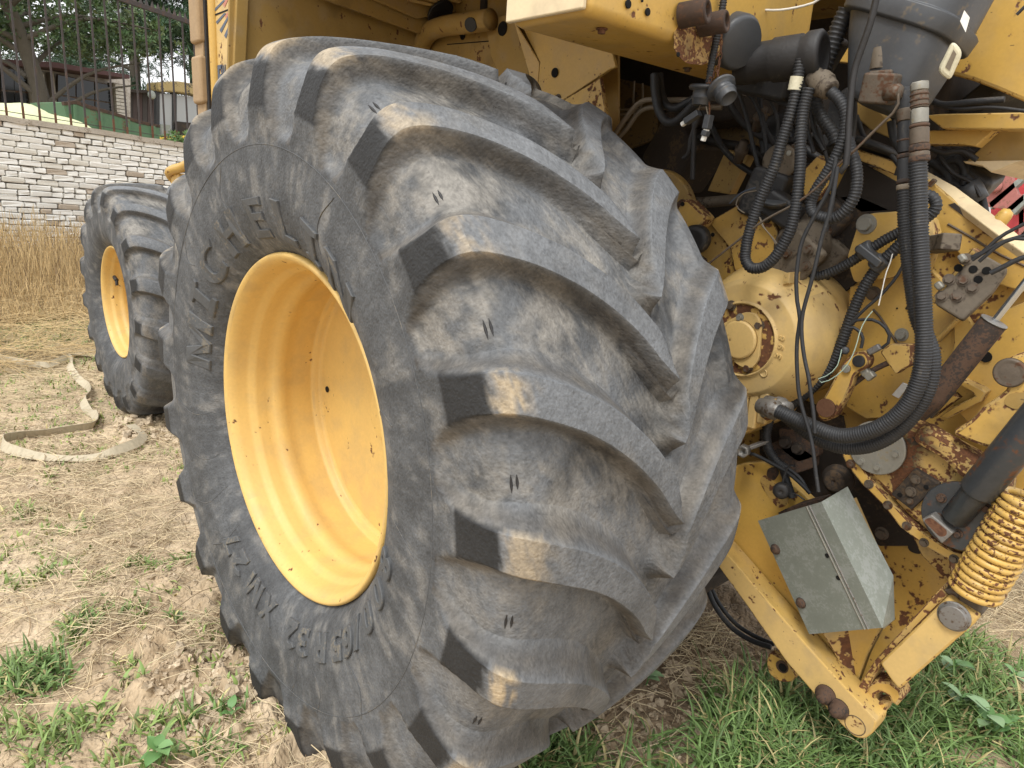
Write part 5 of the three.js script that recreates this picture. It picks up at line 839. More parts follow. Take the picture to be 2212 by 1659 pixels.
// ------------------------------------------------------------------ loose cover: straw, grass, standing stubble, clods (nobody could count them)
const mat4 = new THREE.Matrix4(), qt = new THREE.Quaternion(), eu = new THREE.Euler();
function stuff(name, geo, mat, items, label, category) {
  const m = new THREE.InstancedMesh(geo, mat, items.length); m.name = name; m.castShadow = m.receiveShadow = true;
  items.forEach((it, i) => { eu.set(it.rx || 0, it.ry || 0, it.rz || 0, 'YXZ'); qt.setFromEuler(eu); m.setMatrixAt(i, mat4.compose(it.p, qt, it.s)); m.setColorAt(i, it.c); });
  m.instanceMatrix.needsUpdate = true; scene.add(m); m.userData.kind = 'stuff'; tag(m, label, category); return m;
}
const strandGeo = (() => { // a bent three-sided stalk, one metre long along x
  const v = [], idx = [], n = 5; for (let i = 0; i <= n; i++) { const t = i / n, y = 0.10 * Math.sin(t * 3.1), z = 0.07 * Math.sin(t * 4.4 + 0.5); for (let k = 0; k < 3; k++) { const a = k / 3 * 6.283; v.push(t - 0.5, y + Math.cos(a) * 0.5 * 0.02, z + Math.sin(a) * 0.5 * 0.02); } }
  for (let i = 0; i < n; i++) for (let k = 0; k < 3; k++) { const a = i * 3 + k, b = i * 3 + (k + 1) % 3; idx.push(a, b, a + 3, b, b + 3, a + 3); }
  const g = new THREE.BufferGeometry(); g.setAttribute('position', new THREE.Float32BufferAttribute(v, 3)); g.setIndex(idx); g.computeVertexNormals(); return g; })();
const M_str = col(1, 1, 1, 0.75), M_leaf = new THREE.MeshPhysicalMaterial({ color: 0xffffff, roughness: 0.6, side: THREE.DoubleSide, transmission: 0.0 });
{
  const it = [];
  const place = (x, z, s, up = 0) => { const L = s * rr(0.5, 1.6), w = rr(0.0018, 0.0034) / 0.02; const k = rr(0.55, 1.1); const c = rnd() < 0.13 ? C3(.33 * k, .23 * k, .13 * k) : C3(.70 * k, .57 * k, .36 * k); it.push({ p: V(x, gy(x, z) + 0.005 + up, z), ry: rr(0, 6.28), rz: rr(-0.16, 0.16), s: V(L, w * (0.7 + L), w), c }); };
  for (let k = 0; k < 12000; k++) { const z = -6.6 + 6.9 * Math.pow(rnd(), 0.85), x = rr(-1.15, 1.0); const d = fbm(x * 1.7 + 3, z * 1.7 + 8, 3, 0, 431); const far = sst(-1.2, -5.5, z); if (rnd() < sst(0.40, 0.68, d) * 0.8 + far * 0.8 + 0.06) place(x, z, 0.14); }
  for (const [px, py, n, r] of [[190, 1095, 130, .24], [240, 1180, 120, .22], [60, 1065, 110, .3], [120, 1290, 120, .2], [250, 1345, 90, .13], [450, 1365, 70, .09], [285, 1010, 160, .25], [150, 745, 300, .5], [300, 1120, 120, .2], [90, 1130, 160, .3]]) { const c = onG(px, py); for (let k = 0; k < n; k++) { const a = rr(0, 6.28), q = r * Math.sqrt(rnd()); place(c.x + q * Math.cos(a), c.z + q * Math.sin(a), 0.13, rr(0, 0.015)); } }
  for (const [px, py, n, r] of [[1470, 1370, 170, .16], [1580, 1490, 40, .16], [1510, 1400, 60, .2], [2190, 1330, 500, .35], [2150, 1420, 120, .25], [2210, 1250, 500, .5], [1420, 1560, 30, .15], [1300, 1600, 30, .15], [1540, 1440, 40, .2]]) { const c = onG(px, py); for (let k = 0; k < n; k++) { const a = rr(0, 6.28), q = r * Math.sqrt(rnd()); place(c.x + q * Math.cos(a), c.z + q * Math.sin(a), 0.12, rr(0, 0.03)); } }
  for (let k = 0; k < 9000; k++) { const x = rr(1.9, 9), z = rr(-1, 5.5); place(x, z, 0.2, rr(0, 0.05)); }
  stuff('straw_litter', strandGeo, M_str, it, 'dry pale straw scattered over the bare soil', 'straw');
}
const bladeGeo = (() => { // a folded, arching grass blade one metre tall
  const v = [], idx = [], n = 5; for (let i = 0; i <= n; i++) { const t = i / n, w = 0.5 * Math.pow(1 - t, 0.7) * (0.5 + 0.5 * Math.min(1, t * 4 + .4)), y = t - 0.20 * t * t * t, z = 0.55 * t * t; v.push(-w, y, z + 0.02, 0, y, z, w, y, z + 0.02); }
  for (let i = 0; i < n; i++) { const a = i * 3; idx.push(a, a + 1, a + 3, a + 1, a + 4, a + 3, a + 1, a + 2, a + 4, a + 2, a + 5, a + 4); }
  const g = new THREE.BufferGeometry(); g.setAttribute('position', new THREE.Float32BufferAttribute(v, 3)); g.setIndex(idx); g.computeVertexNormals(); return g; })();
{
  const it = [];
  const tuft = (x, z, r, n, h, hue = 0) => { for (let k = 0; k < n; k++) { const a = rr(0, 6.28), q = r * Math.sqrt(rnd()), X = x + q * Math.cos(a), Z = z + q * Math.sin(a); const H = h * rr(0.4, 1.25), g = rr(0.6, 1.25), y = rnd() < 0.16 ? 1 : 0; it.push({ p: V(X, gy(X, Z) - 0.004, Z), ry: rr(0, 6.28), rx: rr(-0.2, 1.0), s: V(rr(0.005, 0.016), H, H), c: y ? C3(.42 * g, .36 * g, .16 * g) : C3((.135 + hue * .10) * g, (.225 + hue * .07) * g, (.06 + hue * .015) * g) }); } };
  // thick grass under the header mount
  for (let k = 0; k < 240; k++) { const px = rr(1120, 2230), py = rr(1420, 1720); const c = onG(px, py); const d = fbm(c.x * 3 + 7, c.z * 3 + 2, 3, 0, 441); const dens = sst(1560, 1700, px) * sst(1420, 1500, py + (px > 1880 ? 60 : 0) - (px < 1700 ? 40 : 0)) + 0.30 * sst(1590, 1640, py); if (rnd() < dens * sst(0.30, 0.45, d)) tuft(c.x, c.z, 0.08, 26, 0.12); }
  for (let k = 0; k < 90; k++) { const c = onG(rr(1560, 2060), rr(1500, 1700)); tuft(c.x, c.z, 0.09, 30, 0.13); }
  for (let k = 0; k < 30; k++) { const c = onG(rr(1960, 2130), rr(1385, 1500)); tuft(c.x, c.z, 0.07, 26, 0.10, 0.3); }
  for (let k = 0; k < 14; k++) { const c = onG(rr(1150, 1260), rr(1565, 1680)); tuft(c.x, c.z, 0.05, 22, 0.11); }
  for (const [px, py, n, r, h, hue] of [[60, 1440, 150, .075, .07, .1], [90, 1470, 170, .08, .07, 0], [30, 1485, 80, .07, .07, .2], [115, 1430, 60, .05, .06, 0], [180, 1345, 110, .06, .055, .1], [215, 1320, 50, .05, .05, .4], [160, 1375, 50, .05, .05, .5], [210, 1560, 60, .05, .05, .5], [130, 1570, 70, .05, .05, .4], [20, 1590, 110, .07, .06, .5], [110, 1625, 110, .07, .06, .4], [330, 1570, 70, .05, .06, .5], [350, 1630, 60, .05, .06, .2], [410, 1560, 40, .03, .08, .2], [440, 1620, 36, .03, .07, .1], [250, 1640, 50, .05, .05, .5], [60, 1255, 70, .07, .045, .6], [210, 1255, 50, .06, .045, .6], [130, 1230, 50, .07, .045, .6], [290, 1215, 50, .05, .045, .4], [330, 1225, 40, .05, .045, .5], [395, 1210, 40, .04, .05, .3], [375, 1330, 26, .025, .04, .1], [290, 1330, 40, .05, .05, .4], [470, 1540, 24, .02, .06, 0], [500, 1620, 24, .03, .05, .2], [60, 1110, 60, .1, .05, .6], [150, 1140, 50, .1, .05, .6], [180, 1390, 26, .04, .05, .4], [290, 1480, 26, .04, .05, .3], [280, 1440, 24, .03, .05, .5], [520, 1530, 14, .02, .05, 0]]) { const c = onG(px, py); tuft(c.x, c.z, r, n, h, hue); }
  for (const [px, py, n, r] of [[120, 705, 900, .55], [60, 690, 500, .5], [170, 735, 400, .4], [30, 720, 300, .4], [190, 790, 120, .2]]) { const c = onG(px, py); for (let k = 0; k < n / 12; k++) { const a = rr(0, 6.28), q = r * Math.sqrt(rnd()); tuft(c.x + q * Math.cos(a) * 1.2, c.z + q * Math.sin(a), 0.08, 12, 0.07, 0.7); } }
  for (let k = 0; k < 1300; k++) { const x = rr(-1.1, 0.4), z = rr(-5.0, 0.1); if (fbm(x * 2.3, z * 2.3, 3, 0, 443) > 0.47) tuft(x, z, 0.04, 6, 0.036, rr(0.5, 1.2)); }
  stuff('green_grass', bladeGeo, M_leaf, it, 'short green grass growing in tufts out of the soil', 'grass');
}
{ // tall dry stubble before the brick wall
  const it = [];
  for (let k = 0; k < 30000; k++) { const s = rr(-2.6, 4.2), d = 0.08 + 2.3 * Math.pow(rnd(), 0.75), x = WALL0.x + WDIR.x * s + WN.x * d, z = WALL0.z + WDIR.z * s + WN.z * d; const tall = 1 - sst(1.0, 2.3, d), H = mix(0.16, 0.66, tall) * rr(0.3, 1.1) * (0.7 + 0.5 * fbm(s * 2.2 + 9, d * 2 + 5, 3, 0, 447)), g = rr(0.6, 1.12); const flat = rnd() < 0.3 ? 1 : 0; it.push({ p: V(x, gy(x, z) + H * 0.46 * (flat ? 0.5 : 1), z), rz: flat ? rr(-0.6, 0.6) : 1.5708 + rr(-0.45, 0.45), ry: rr(0, 6.28), s: V(H, rr(0.12, 0.26), rr(0.12, 0.26)), c: rnd() < 0.1 ? C3(.25 * g, .17 * g, .09 * g) : C3(.62 * g, .45 * g, .22 * g) }); }
  for (let k = 0; k < 6000; k++) { const s = rr(-2.6, 4), d = rr(1.6, 3.4), x = WALL0.x + WDIR.x * s + WN.x * d, z = WALL0.z + WDIR.z * s + WN.z * d, g = rr(0.55, 1.1); it.push({ p: V(x, gy(x, z) + rr(0.01, 0.09), z), rz: rr(-0.35, 0.35), ry: rr(0, 6.28), s: V(rr(0.15, 0.45), 0.18, 0.18), c: C3(.60 * g, .44 * g, .22 * g) }); }
  stuff('dry_stubble', strandGeo, M_str, it, 'tall straw coloured dry grass standing along the foot of the brick wall', 'dry grass');
}
{ // crumbs of soil
  const g = new THREE.IcosahedronGeometry(1, 1), p = g.attributes.position; for (let i = 0; i < p.count; i++) { const q = V().fromBufferAttribute(p, i), k = 0.5 + 1.0 * hash(Math.round(q.x * 50), Math.round(q.y * 50) + Math.round(q.z * 70), 451); p.setXYZ(i, q.x * k, q.y * k * 0.8, q.z * k); } g.computeVertexNormals();
  const it = []; const add = (x, z, s) => { const k = rr(0.75, 1.1); it.push({ p: V(x, gy(x, z) + s * 0.05, z), ry: rr(0, 6), rx: rr(0, 6), s: V(s * rr(.8, 1.4), s, s * rr(.8, 1.3)), c: C3(.50 * k, .40 * k, .275 * k) }); };
  for (let k = 0; k < 700; k++) { const c = onG(rr(340, 560), rr(1210, 1640)); const ed = fbm(c.x * 6, c.z * 6, 2, 0, 455); if (ed > 0.42) add(c.x + rr(-.03, .03), c.z + rr(-.03, .03), 0.004 + 0.016 * Math.pow(rnd(), 3)); }
  for (let k = 0; k < 500; k++) { const c = onG(rr(1250, 1700), rr(1380, 1640)); add(c.x, c.z, 0.004 + 0.014 * Math.pow(rnd(), 3)); }
  for (let k = 0; k < 900; k++) add(rr(-1, .9), rr(-4.5, 0.2), 0.003 + 0.010 * Math.pow(rnd(), 3));
  for (let k = 0; k < 240; k++) { const c = onG(rr(255, 400), rr(850, 960)); add(c.x, c.z, 0.006 + 0.03 * Math.pow(rnd(), 3)); }
  stuff('soil_crumbs', g, col(1, 1, 1, 0.95), it, 'loose brown clods and crumbs of dry soil around the tyres', 'soil');
}
// ------------------------------------------------------------------ broad-leaved weeds, each its own plant
{
  const leafG = (() => { const v = [], idx = [], n = 6; for (let i = 0; i <= n; i++) { const t = i / n, w = 0.30 * Math.sin(Math.PI * Math.pow(t, 0.8)) + 0.012, y = 0.28 * Math.sin(t * 2.2) * (1 - 0.3 * t); v.push(-w, y + 0.05, t, 0, y, t, w, y + 0.05, t); } for (let i = 0; i < n; i++) { const a = i * 3; idx.push(a, a + 3, a + 1, a + 1, a + 3, a + 4, a + 1, a + 4, a + 2, a + 2, a + 4, a + 5); } const g = new THREE.BufferGeometry(); g.setAttribute('position', new THREE.Float32BufferAttribute(v, 3)); g.setIndex(idx); g.computeVertexNormals(); return g; })();
  const mats = [col(.10, .21, .06, .55, { side: 2 }), col(.14, .26, .09, .55, { side: 2 }), col(.20, .31, .15, .6, { side: 2 })];
  const weed = (px, py, n, L, h, label, m) => { const t = thing('weed', label, 'weed'), b = onG(px, py); b.y = gy(b.x, b.z); t.position.copy(b); mesh('stem', sweepGeo(new THREE.CatmullRomCurve3([V(0, -0.005, 0), V(0.004, h * .5, 0.003), V(-0.003, h, -0.004)]), 0.0022, { seg: 6, step: 0.02 }), mats[0], t, false);
    for (let k = 0; k < n; k++) { const q = mesh('leaf', leafG, mats[(m + (k % 3 === 0 ? 1 : 0)) % 3], t, false); const s = L * rr(0.7, 1.15); q.scale.set(s, s, s); q.position.set(0, h * rr(0.35, 1), 0); q.rotation.set(rr(-0.35, 0.25), k * 2.4 + rr(-.4, .4), rr(-.2, .2), 'YXZ'); } };
  weed(345, 1648, 6, .055, .05, 'dark green weed at the bottom edge, left of the front tyre, with pointed leaves', 0);
  weed(500, 1548, 4, .04, .03, 'tiny weed on bare soil beside the lowest lugs of the front tyre', 0);
  weed(1395, 1480, 4, .045, .05, 'small round leaved weed under the header mount, right of the front tyre', 1);
  weed(2050, 1490, 6, .06, .10, 'pale leaved weed just right of the yellow hook', 2);
  weed(2065, 1560, 6, .055, .09, 'pale leaved weed in the grass below the yellow hook, right of it', 2);
  weed(2120, 1600, 7, .065, .10, 'largest pale leaved weed near the bottom right corner', 2);
  weed(2160, 1590, 5, .05, .06, 'round leaved weed on bare soil at the right edge above the corner', 2);
  weed(2190, 1480, 5, .045, .05, 'small light green weed at the right edge of the grass patch', 1);
}
// ------------------------------------------------------------------ webbing strap thrown on the soil
{
  const pts = [[430, 772, 0], [330, 776, .2], [205, 774, .4], [140, 775, .9], [60, 772, 1.2], [8, 772, 1.5], [2, 783, 1.3], [40, 793, 1.1], [100, 797, .9], [150, 783, 1.4], [152, 800, .5], [172, 825, .15], [190, 845, 1.1], [196, 862, 1.5], [181, 873, .9], [190, 892, .15], [205, 905, .9], [200, 925, 1.2], [160, 938, 1.15], [100, 948, 1.1], [40, 955, 1.25], [12, 965, 1.5], [8, 975, 1.1], [30, 985, .9], [80, 993, .5], [150, 995, .15], [215, 995, .5], [255, 985, .9], [300, 968, .9], [309, 950, .5], [292, 935, .1], [283, 922, 0]];
  const w = 0.05, P = pts.map(([x, y, t]) => { const q = onG(x, y); q.y += 0.012 + 0.5 * w * Math.sin(Math.min(1.5, t)); return q; });
  const cv = new THREE.CatmullRomCurve3(P, false, 'centripetal'), n = 420, v = [], uv = [], idx = [], L = cv.getLength();
  for (let i = 0; i <= n; i++) { const u = i / n, p = cv.getPoint(u), T = cv.getTangent(u); const f = u * (pts.length - 1), a = Math.floor(f), tw = mix(pts[a][2], pts[Math.min(a + 1, pts.length - 1)][2], f - a); const s = V(T.z, 0, -T.x).normalize(), d = s.multiplyScalar(Math.cos(tw)).add(V(0, Math.sin(tw), 0)).normalize(), nn = T.clone().cross(d).normalize(); for (const [e, k] of [[-1, 1], [1, 1], [1, -1], [-1, -1]]) { const q = p.clone().addScaledVector(d, e * w / 2).addScaledVector(nn, k * 0.0016); v.push(q.x, q.y, q.z); uv.push(e * w / 2 * 1, u * L); } }
  for (let i = 0; i < n; i++) for (let k = 0; k < 4; k++) { const a = i * 4 + k, b = i * 4 + (k + 1) % 4; idx.push(a, a + 4, b, b, a + 4, b + 4); }
  const g = new THREE.BufferGeometry(); g.setAttribute('position', new THREE.Float32BufferAttribute(v, 3)); g.setAttribute('uv', new THREE.Float32BufferAttribute(uv, 2)); g.setIndex(idx);
  const g2 = g.toNonIndexed(); g2.computeVertexNormals();
  const weave = tex(256, (u, q) => { const a = rd(FB, u, q, 461), s = 0.9 + 0.1 * Math.sin(q * 6.283 * 64); const e = Math.abs(((u * 2) % 1) - .5); return [.50 * s * (0.7 + 0.45 * a), .43 * s * (0.7 + 0.45 * a), .31 * s * (0.68 + 0.45 * a)]; }, true, 1 / 0.25);
  const m = new THREE.Mesh(g2, new THREE.MeshStandardMaterial({ map: weave, roughness: 0.9, side: THREE.DoubleSide })); m.name = numbered('webbing_strap'); m.castShadow = m.receiveShadow = true; scene.add(m);
  tag(m, 'long dirty beige webbing strap lying in loops on the soil beside the rear wheel', 'strap');
}
// ------------------------------------------------------------------ whitewashed brick wall
const SLOPE = -0.044, wallTop = (s) => 1.87 + SLOPE * s;
const onWall = (s, y, d) => V(WALL0.x + WDIR.x * s + WN.x * d, y, WALL0.z + WDIR.z * s + WN.z * d);
{
  const t = thing('brick_wall', 'low whitewashed brick retaining wall with crumbling joints behind the dry grass', 'wall');
  const ang = Math.atan2(-WDIR.z, WDIR.x), ROT = new THREE.Matrix4().makeRotationY(ang);
  const frame = (s, y, d) => { const m = ROT.clone(); m.setPosition(onWall(s, y, d)); return m; };
  const core = new THREE.BoxGeometry(14, 1.9, 0.25); core.applyMatrix4(frame(3, 0.78, -0.142)); 
  { const p = core.attributes.position; for (let i = 0; i < p.count; i++) { const s = (p.getX(i) - WALL0.x) * WDIR.x + (p.getZ(i) - WALL0.z) * WDIR.z; if (p.getY(i) > 1) p.setY(i, wallTop(s) - 0.005); else p.setY(i, -0.2); } core.computeVertexNormals(); }
  mesh('mortar', core, simple([.115, .095, .07], .95, 0, { s: 470, c2: [.30, .27, .22], t2: .60, var: .8, size: .5, bump: .006 }), t);
  const wash = (s, c, c2, tt) => simple(c, .9, 0, { s, c2, t2: tt, var: .35, size: .31, bump: .004 });
  const BM = [wash(471, [.74, .72, .66], [.46, .41, .33], .64), wash(472, [.78, .76, .70], [.52, .48, .41], .67), wash(473, [.70, .67, .59], [.36, .31, .25], .60), wash(474, [.74, .72, .66], [.32, .23, .18], .66), wash(475, [.44, .37, .29], [.66, .62, .54], .56), wash(476, [.30, .17, .12], [.6, .55, .47], .54)];
  const vars = []; // chipped bricks: a coarse box with every corner knocked a little out of true
  for (const len of [0.215, 0.115]) for (let k = 0; k < 5; k++) {
    const g = new RoundedBoxGeometry(len, 0.052, 0.07, 1, 0.009), p = g.attributes.position;
    for (let i = 0; i < p.count; i++) { const x = p.getX(i), y = p.getY(i), z = p.getZ(i), e = hash(Math.round(x * 900), Math.round(y * 900) + k * 31, 480 + k) - .5; p.setXYZ(i, x + e * 0.012, y + (hash(Math.round(x * 400), Math.round(y * 900), 481 + k) - .5) * 0.014, z + e * 0.012); }
    g.computeVertexNormals(); vars.push(boxUV(g));
  }
  const stuffB = []; let singles = 0;
  for (let c = 0; c < 30; c++) for (let s = -3.4 - rr(0, .1), k = c % 2; s < 9.5; k++) {
    const head = (k % 2 === 1) !== (rnd() < 0.2), len = head ? 0.115 : 0.215, sm = s + len / 2, y = wallTop(sm) - 0.055 - c * 0.0635 + rr(-.003, .003); s += len + rr(0.010, 0.020);
    if (y < gy(onWall(sm, 0, 0.05).x, onWall(sm, 0, 0.05).z) - 0.02) continue;
    const g = vars[(head ? 5 : 0) + Math.floor(rnd() * 5)], r = Math.min(0.999, rnd() * (c < 3 ? 0.35 : 1) + (c < 3 ? 0.62 : 0)), m = BM[r < .34 ? 0 : r < .70 ? 1 : r < .86 ? 2 : r < .93 ? 3 : r < .98 ? 4 : 5];
    const M4 = frame(sm, y, rr(-0.030, -0.021)).multiply(new THREE.Matrix4().makeRotationZ(Math.atan(SLOPE) + rr(-.012, .012)));
    const vis = sm > -0.15 && sm < 2.75 && y > 0.78;
    if (vis && singles < 300) { const b = new THREE.Mesh(g, m); b.name = 'brick'; b.applyMatrix4(M4); b.castShadow = b.receiveShadow = true; t.add(b); singles++; }
    else { const q = g.clone().applyMatrix4(M4); stuffB.push(q); }
  }
  const mg = new THREE.Mesh(mergeGeometries(stuffB.map(strip)), BM[1]); mg.name = 'brick_courses'; mg.userData.kind = 'stuff'; mg.castShadow = mg.receiveShadow = true; t.add(mg);
  const cap = new THREE.BoxGeometry(14, 0.06, 0.30, 90, 1, 2); { const p = cap.attributes.position; for (let i = 0; i < p.count; i++) { const x = p.getX(i), s = x + 3; p.setY(i, p.getY(i) + wallTop(s) + 0.005 + (fbm(s * 5, p.getZ(i) * 9, 3, 0, 482) - .5) * 0.035 - 1.0); p.setZ(i, p.getZ(i) + (fbm(s * 7 + 5, p.getY(i) * 9, 3, 0, 483) - .5) * 0.02); } cap.applyMatrix4(frame(3, 1.0, -0.12)); cap.computeVertexNormals(); }
  mesh('coping', cap, simple([.42, .37, .30], .95, 0, { s: 484, c2: [.24, .2, .155], var: .7, size: .6, bump: .008 }), t);
  // upper yard behind the wall
  const U = new THREE.PlaneGeometry(160, 90, 60, 40); U.rotateX(-Math.PI / 2); { const p = U.attributes.position; for (let i = 0; i < p.count; i++) p.setY(i, (fbm(p.getX(i) * .3 + 80, p.getZ(i) * .3 + 80, 3, 0, 485) - .5) * .12); U.computeVertexNormals(); } U.applyMatrix4(frame(3, 1.55, -45.27));
  const um = new THREE.Mesh(boxUV(U), simple([.30, .25, .16], .95, 0, { s: 486, c2: [.14, .16, .07], t2: .52, var: .6, size: 3 })); um.receiveShadow = true; struct('upper_yard', um);
}
// ------------------------------------------------------------------ iron fence on the wall
{
  const t = thing('iron_fence', 'rusty iron bar fence with a spiked top rail standing on the brick wall', 'fence');
  const iron = simple([.052, .043, .040], .85, 0, { s: 490, c2: [.10, .05, .03], t2: .60, var: .8, size: .3 });
  const topY = (s) => wallTop(s) + 1.60 - 0.02 * s;
  let k = 0;
  for (let s = -1.9; s < 4.6; s += 0.168, k++) { const a = onWall(s, wallTop(s) - .02, -.10), b = onWall(s + rr(-.012, .012), topY(s) + .02, -.10); const m = part('bar', barGeo(a, b, .02, .02, .003), iron, t); const sp = mesh('base_rust', barGeo(a, a.clone().lerp(b, rr(.08, .14)), .0225, .0225, .003), M.rustBright, m); }
  const rail = (f, h, w) => part('rail', barGeo(onWall(-2, f(-2), -.10), onWall(4.7, f(4.7), -.10), w, h, .003), iron, t);
  rail((s) => wallTop(s) + .085, .008, .012); rail((s) => topY(s), .055, .034);
  const spikes = []; for (let s = -2; s < 4.6; s += .075) { const g = new THREE.ConeGeometry(.03, .085, 4); g.scale(1, 1, .35); g.rotateY(0.3); const q = onWall(s, topY(s) + .065, -.10); g.translate(q.x, q.y, q.z); mesh('spike', g, iron, t); }
}
// ------------------------------------------------------------------ yard behind the fence
const back = (d) => ({ n: WN, p: onWall(0, 0, -d) });
{
  const P = back(6.5), t = thing('brick_shed', 'low pale brick outbuilding with dark windows and a red brown eave behind the fence', 'building');
  plate('wall', back(6.8), [[-260, 128], [118, 140], [282, 168], [282, 300], [-260, 300]], .25, simple([.50, .455, .40], .95, 0, { s: 500, c2: [.36, .31, .26], var: .5, size: .8 }), t);
  const wm = simple([.58, .54, .47], .9, 0, { s: 501, c2: [.40, .35, .29], var: .4, size: .4, bump: .004 });
  const pier = (x0, y0, x1, y1) => { const A = at(x0, y0, P), B = at(x1, y1, P), h = A.y - B.y, wdt = A.clone().sub(V(B.x, A.y, B.z)).length(), c = A.clone().add(B).multiplyScalar(.5); const ang = Math.atan2(-WDIR.z, WDIR.x); const g = part('pier', boxGeo(c.clone().addScaledVector(WN, -.14), wdt, h, .24, .01, [0, ang, 0]), simple([.3, .26, .21], .95, 0, { s: 502, var: .4 }), t); const rows = Math.floor(h / .07); for (let r = 0; r < rows; r++) for (let q = 0; q * .25 < wdt; q++) { const l = Math.min(.235, wdt - q * .25 - .01); if (l < .06) continue; mesh('brick', boxGeo(c.clone().addScaledVector(WDIR, -wdt / 2 + q * .25 + l / 2).addScaledVector(WN, .004 + rr(0, .006)).setY(c.y - h / 2 + .04 + r * .07), l, .058, .06, .005, [0, ang, 0]), wm, g); } };
  pier(64, 152, 107, 262); pier(246, 178, 280, 262); pier(118, 156, 124, 262); 
  const win = (q, n, m) => { const w = plate('window', back(6.62), q, .04, M.boltDark, t); const c = [0, 1].map((k) => q.reduce((s, a) => s + a[k], 0) / q.length); const glass = new THREE.MeshPhysicalMaterial({ color: 0x14181a, roughness: 0.12, metalness: 0 }); for (let i = 0; i < n; i++) for (let j = 0; j < m; j++) { const L = (u, v2) => { const a = [mix(q[0][0], q[1][0], u), mix(q[0][1], q[1][1], u)], b = [mix(q[3][0], q[2][0], u), mix(q[3][1], q[2][1], u)]; return [mix(a[0], b[0], v2), mix(a[1], b[1], v2)]; }; const u0 = i / n + .012, u1 = (i + 1) / n - .012, v0 = j / m + .02, v1 = (j + 1) / m - .02; plate('pane', back(6.6), [L(u0, v0), L(u1, v0), L(u1, v1), L(u0, v1)], .006, glass, w, { bevel: 0 }); } };
  win([[-90, 140], [0, 148], [0, 250], [-90, 250]], 2, 2); win([[2, 146], [58, 150], [62, 250], [2, 244]], 2, 2); win([[124, 160], [244, 184], [246, 262], [124, 250]], 3, 2);
  const ev = (q, m) => plate('roof', back(6.1), q, .8, m, t); ev([[-260, 112], [118, 134], [280, 162], [280, 170], [118, 146], [-260, 126]], simple([.085, .04, .038], .85, 0, { s: 503, var: .6 }));
}
{
  const t = thing('dark_hut', 'dark brown timber hut wall between the outbuilding and the old cab', 'hut');
  plate('wall', back(7.2), [[276, 196], [350, 200], [352, 300], [276, 300]], .3, simple([.06, .05, .045], .9, 0, { s: 505, var: .6 }), t);
  for (let k = 0; k < 7; k++) plate('plank', back(7.19), [[277 + k * 10.5, 197], [286.5 + k * 10.5, 198], [286.5 + k * 10.5, 300], [277 + k * 10.5, 300]], .02, simple([.065 + .01 * (k % 3), .055, .05], .9, 0, { s: 506 + k, var: .6 }), t);
  plate('roof', back(6.9), [[270, 192], [356, 196], [356, 202], [270, 199]], .5, M.dark, t);
}
{
  const G = simple([.085, .165, .085], .7, 0, { s: 515, c2: [.14, .08, .045], t2: .60, var: .5, size: .9, bump: .004 });
  const t = thing('green_trailer_bin', 'green painted steel bin with a rusty top edge behind the fence', 'bin');
  plate('side_panel', back(2.2), [[137, 222], [165, 220], [200, 232], [250, 245], [300, 262], [345, 272], [346, 302], [150, 282]], .9, G, t, { bevel: .01 });
  plate('rim', back(2.19), [[137, 220], [165, 217], [200, 229], [250, 243], [300, 260], [346, 270], [346, 276], [300, 267], [250, 250], [200, 238], [165, 225], [139, 228]], .06, M.rust, t);
  for (const x of [160, 215, 275, 330]) plate('stake', back(2.16), [[x, 226 + (x - 160) * .27], [x + 6, 227 + (x - 160) * .27], [x + 8, 300], [x + 2, 300]], .03, G, t);
}
{
  const t = thing('tarpaulin_heap', 'pale yellow green tarpaulin draped over a low heap at the left edge behind the fence', 'tarpaulin');
  const A = at(-60, 250, back(1.2)), g = new THREE.SphereGeometry(1, 48, 20, 0, 6.283, 0, 1.6), p = g.attributes.position; g.scale(0.95, .37, .5); for (let i = 0; i < p.count; i++) { const q = V().fromBufferAttribute(p, i), k = 1 + .16 * (fbm(q.x * 3 + 9, q.z * 3 + 9, 3, 0, 521) - .5) + .06 * Math.sin(q.x * 9 + q.z * 4); p.setXYZ(i, q.x * k, q.y * k, q.z * k); } g.computeVertexNormals();
  const c = at(30, 226, back(1.5)); g.rotateY(.3); g.translate(c.x, c.y - .36, c.z); mesh('sheet', g, simple([.60, .62, .36], .6, 0, { s: 522, var: .25, size: .7 }), t);
}
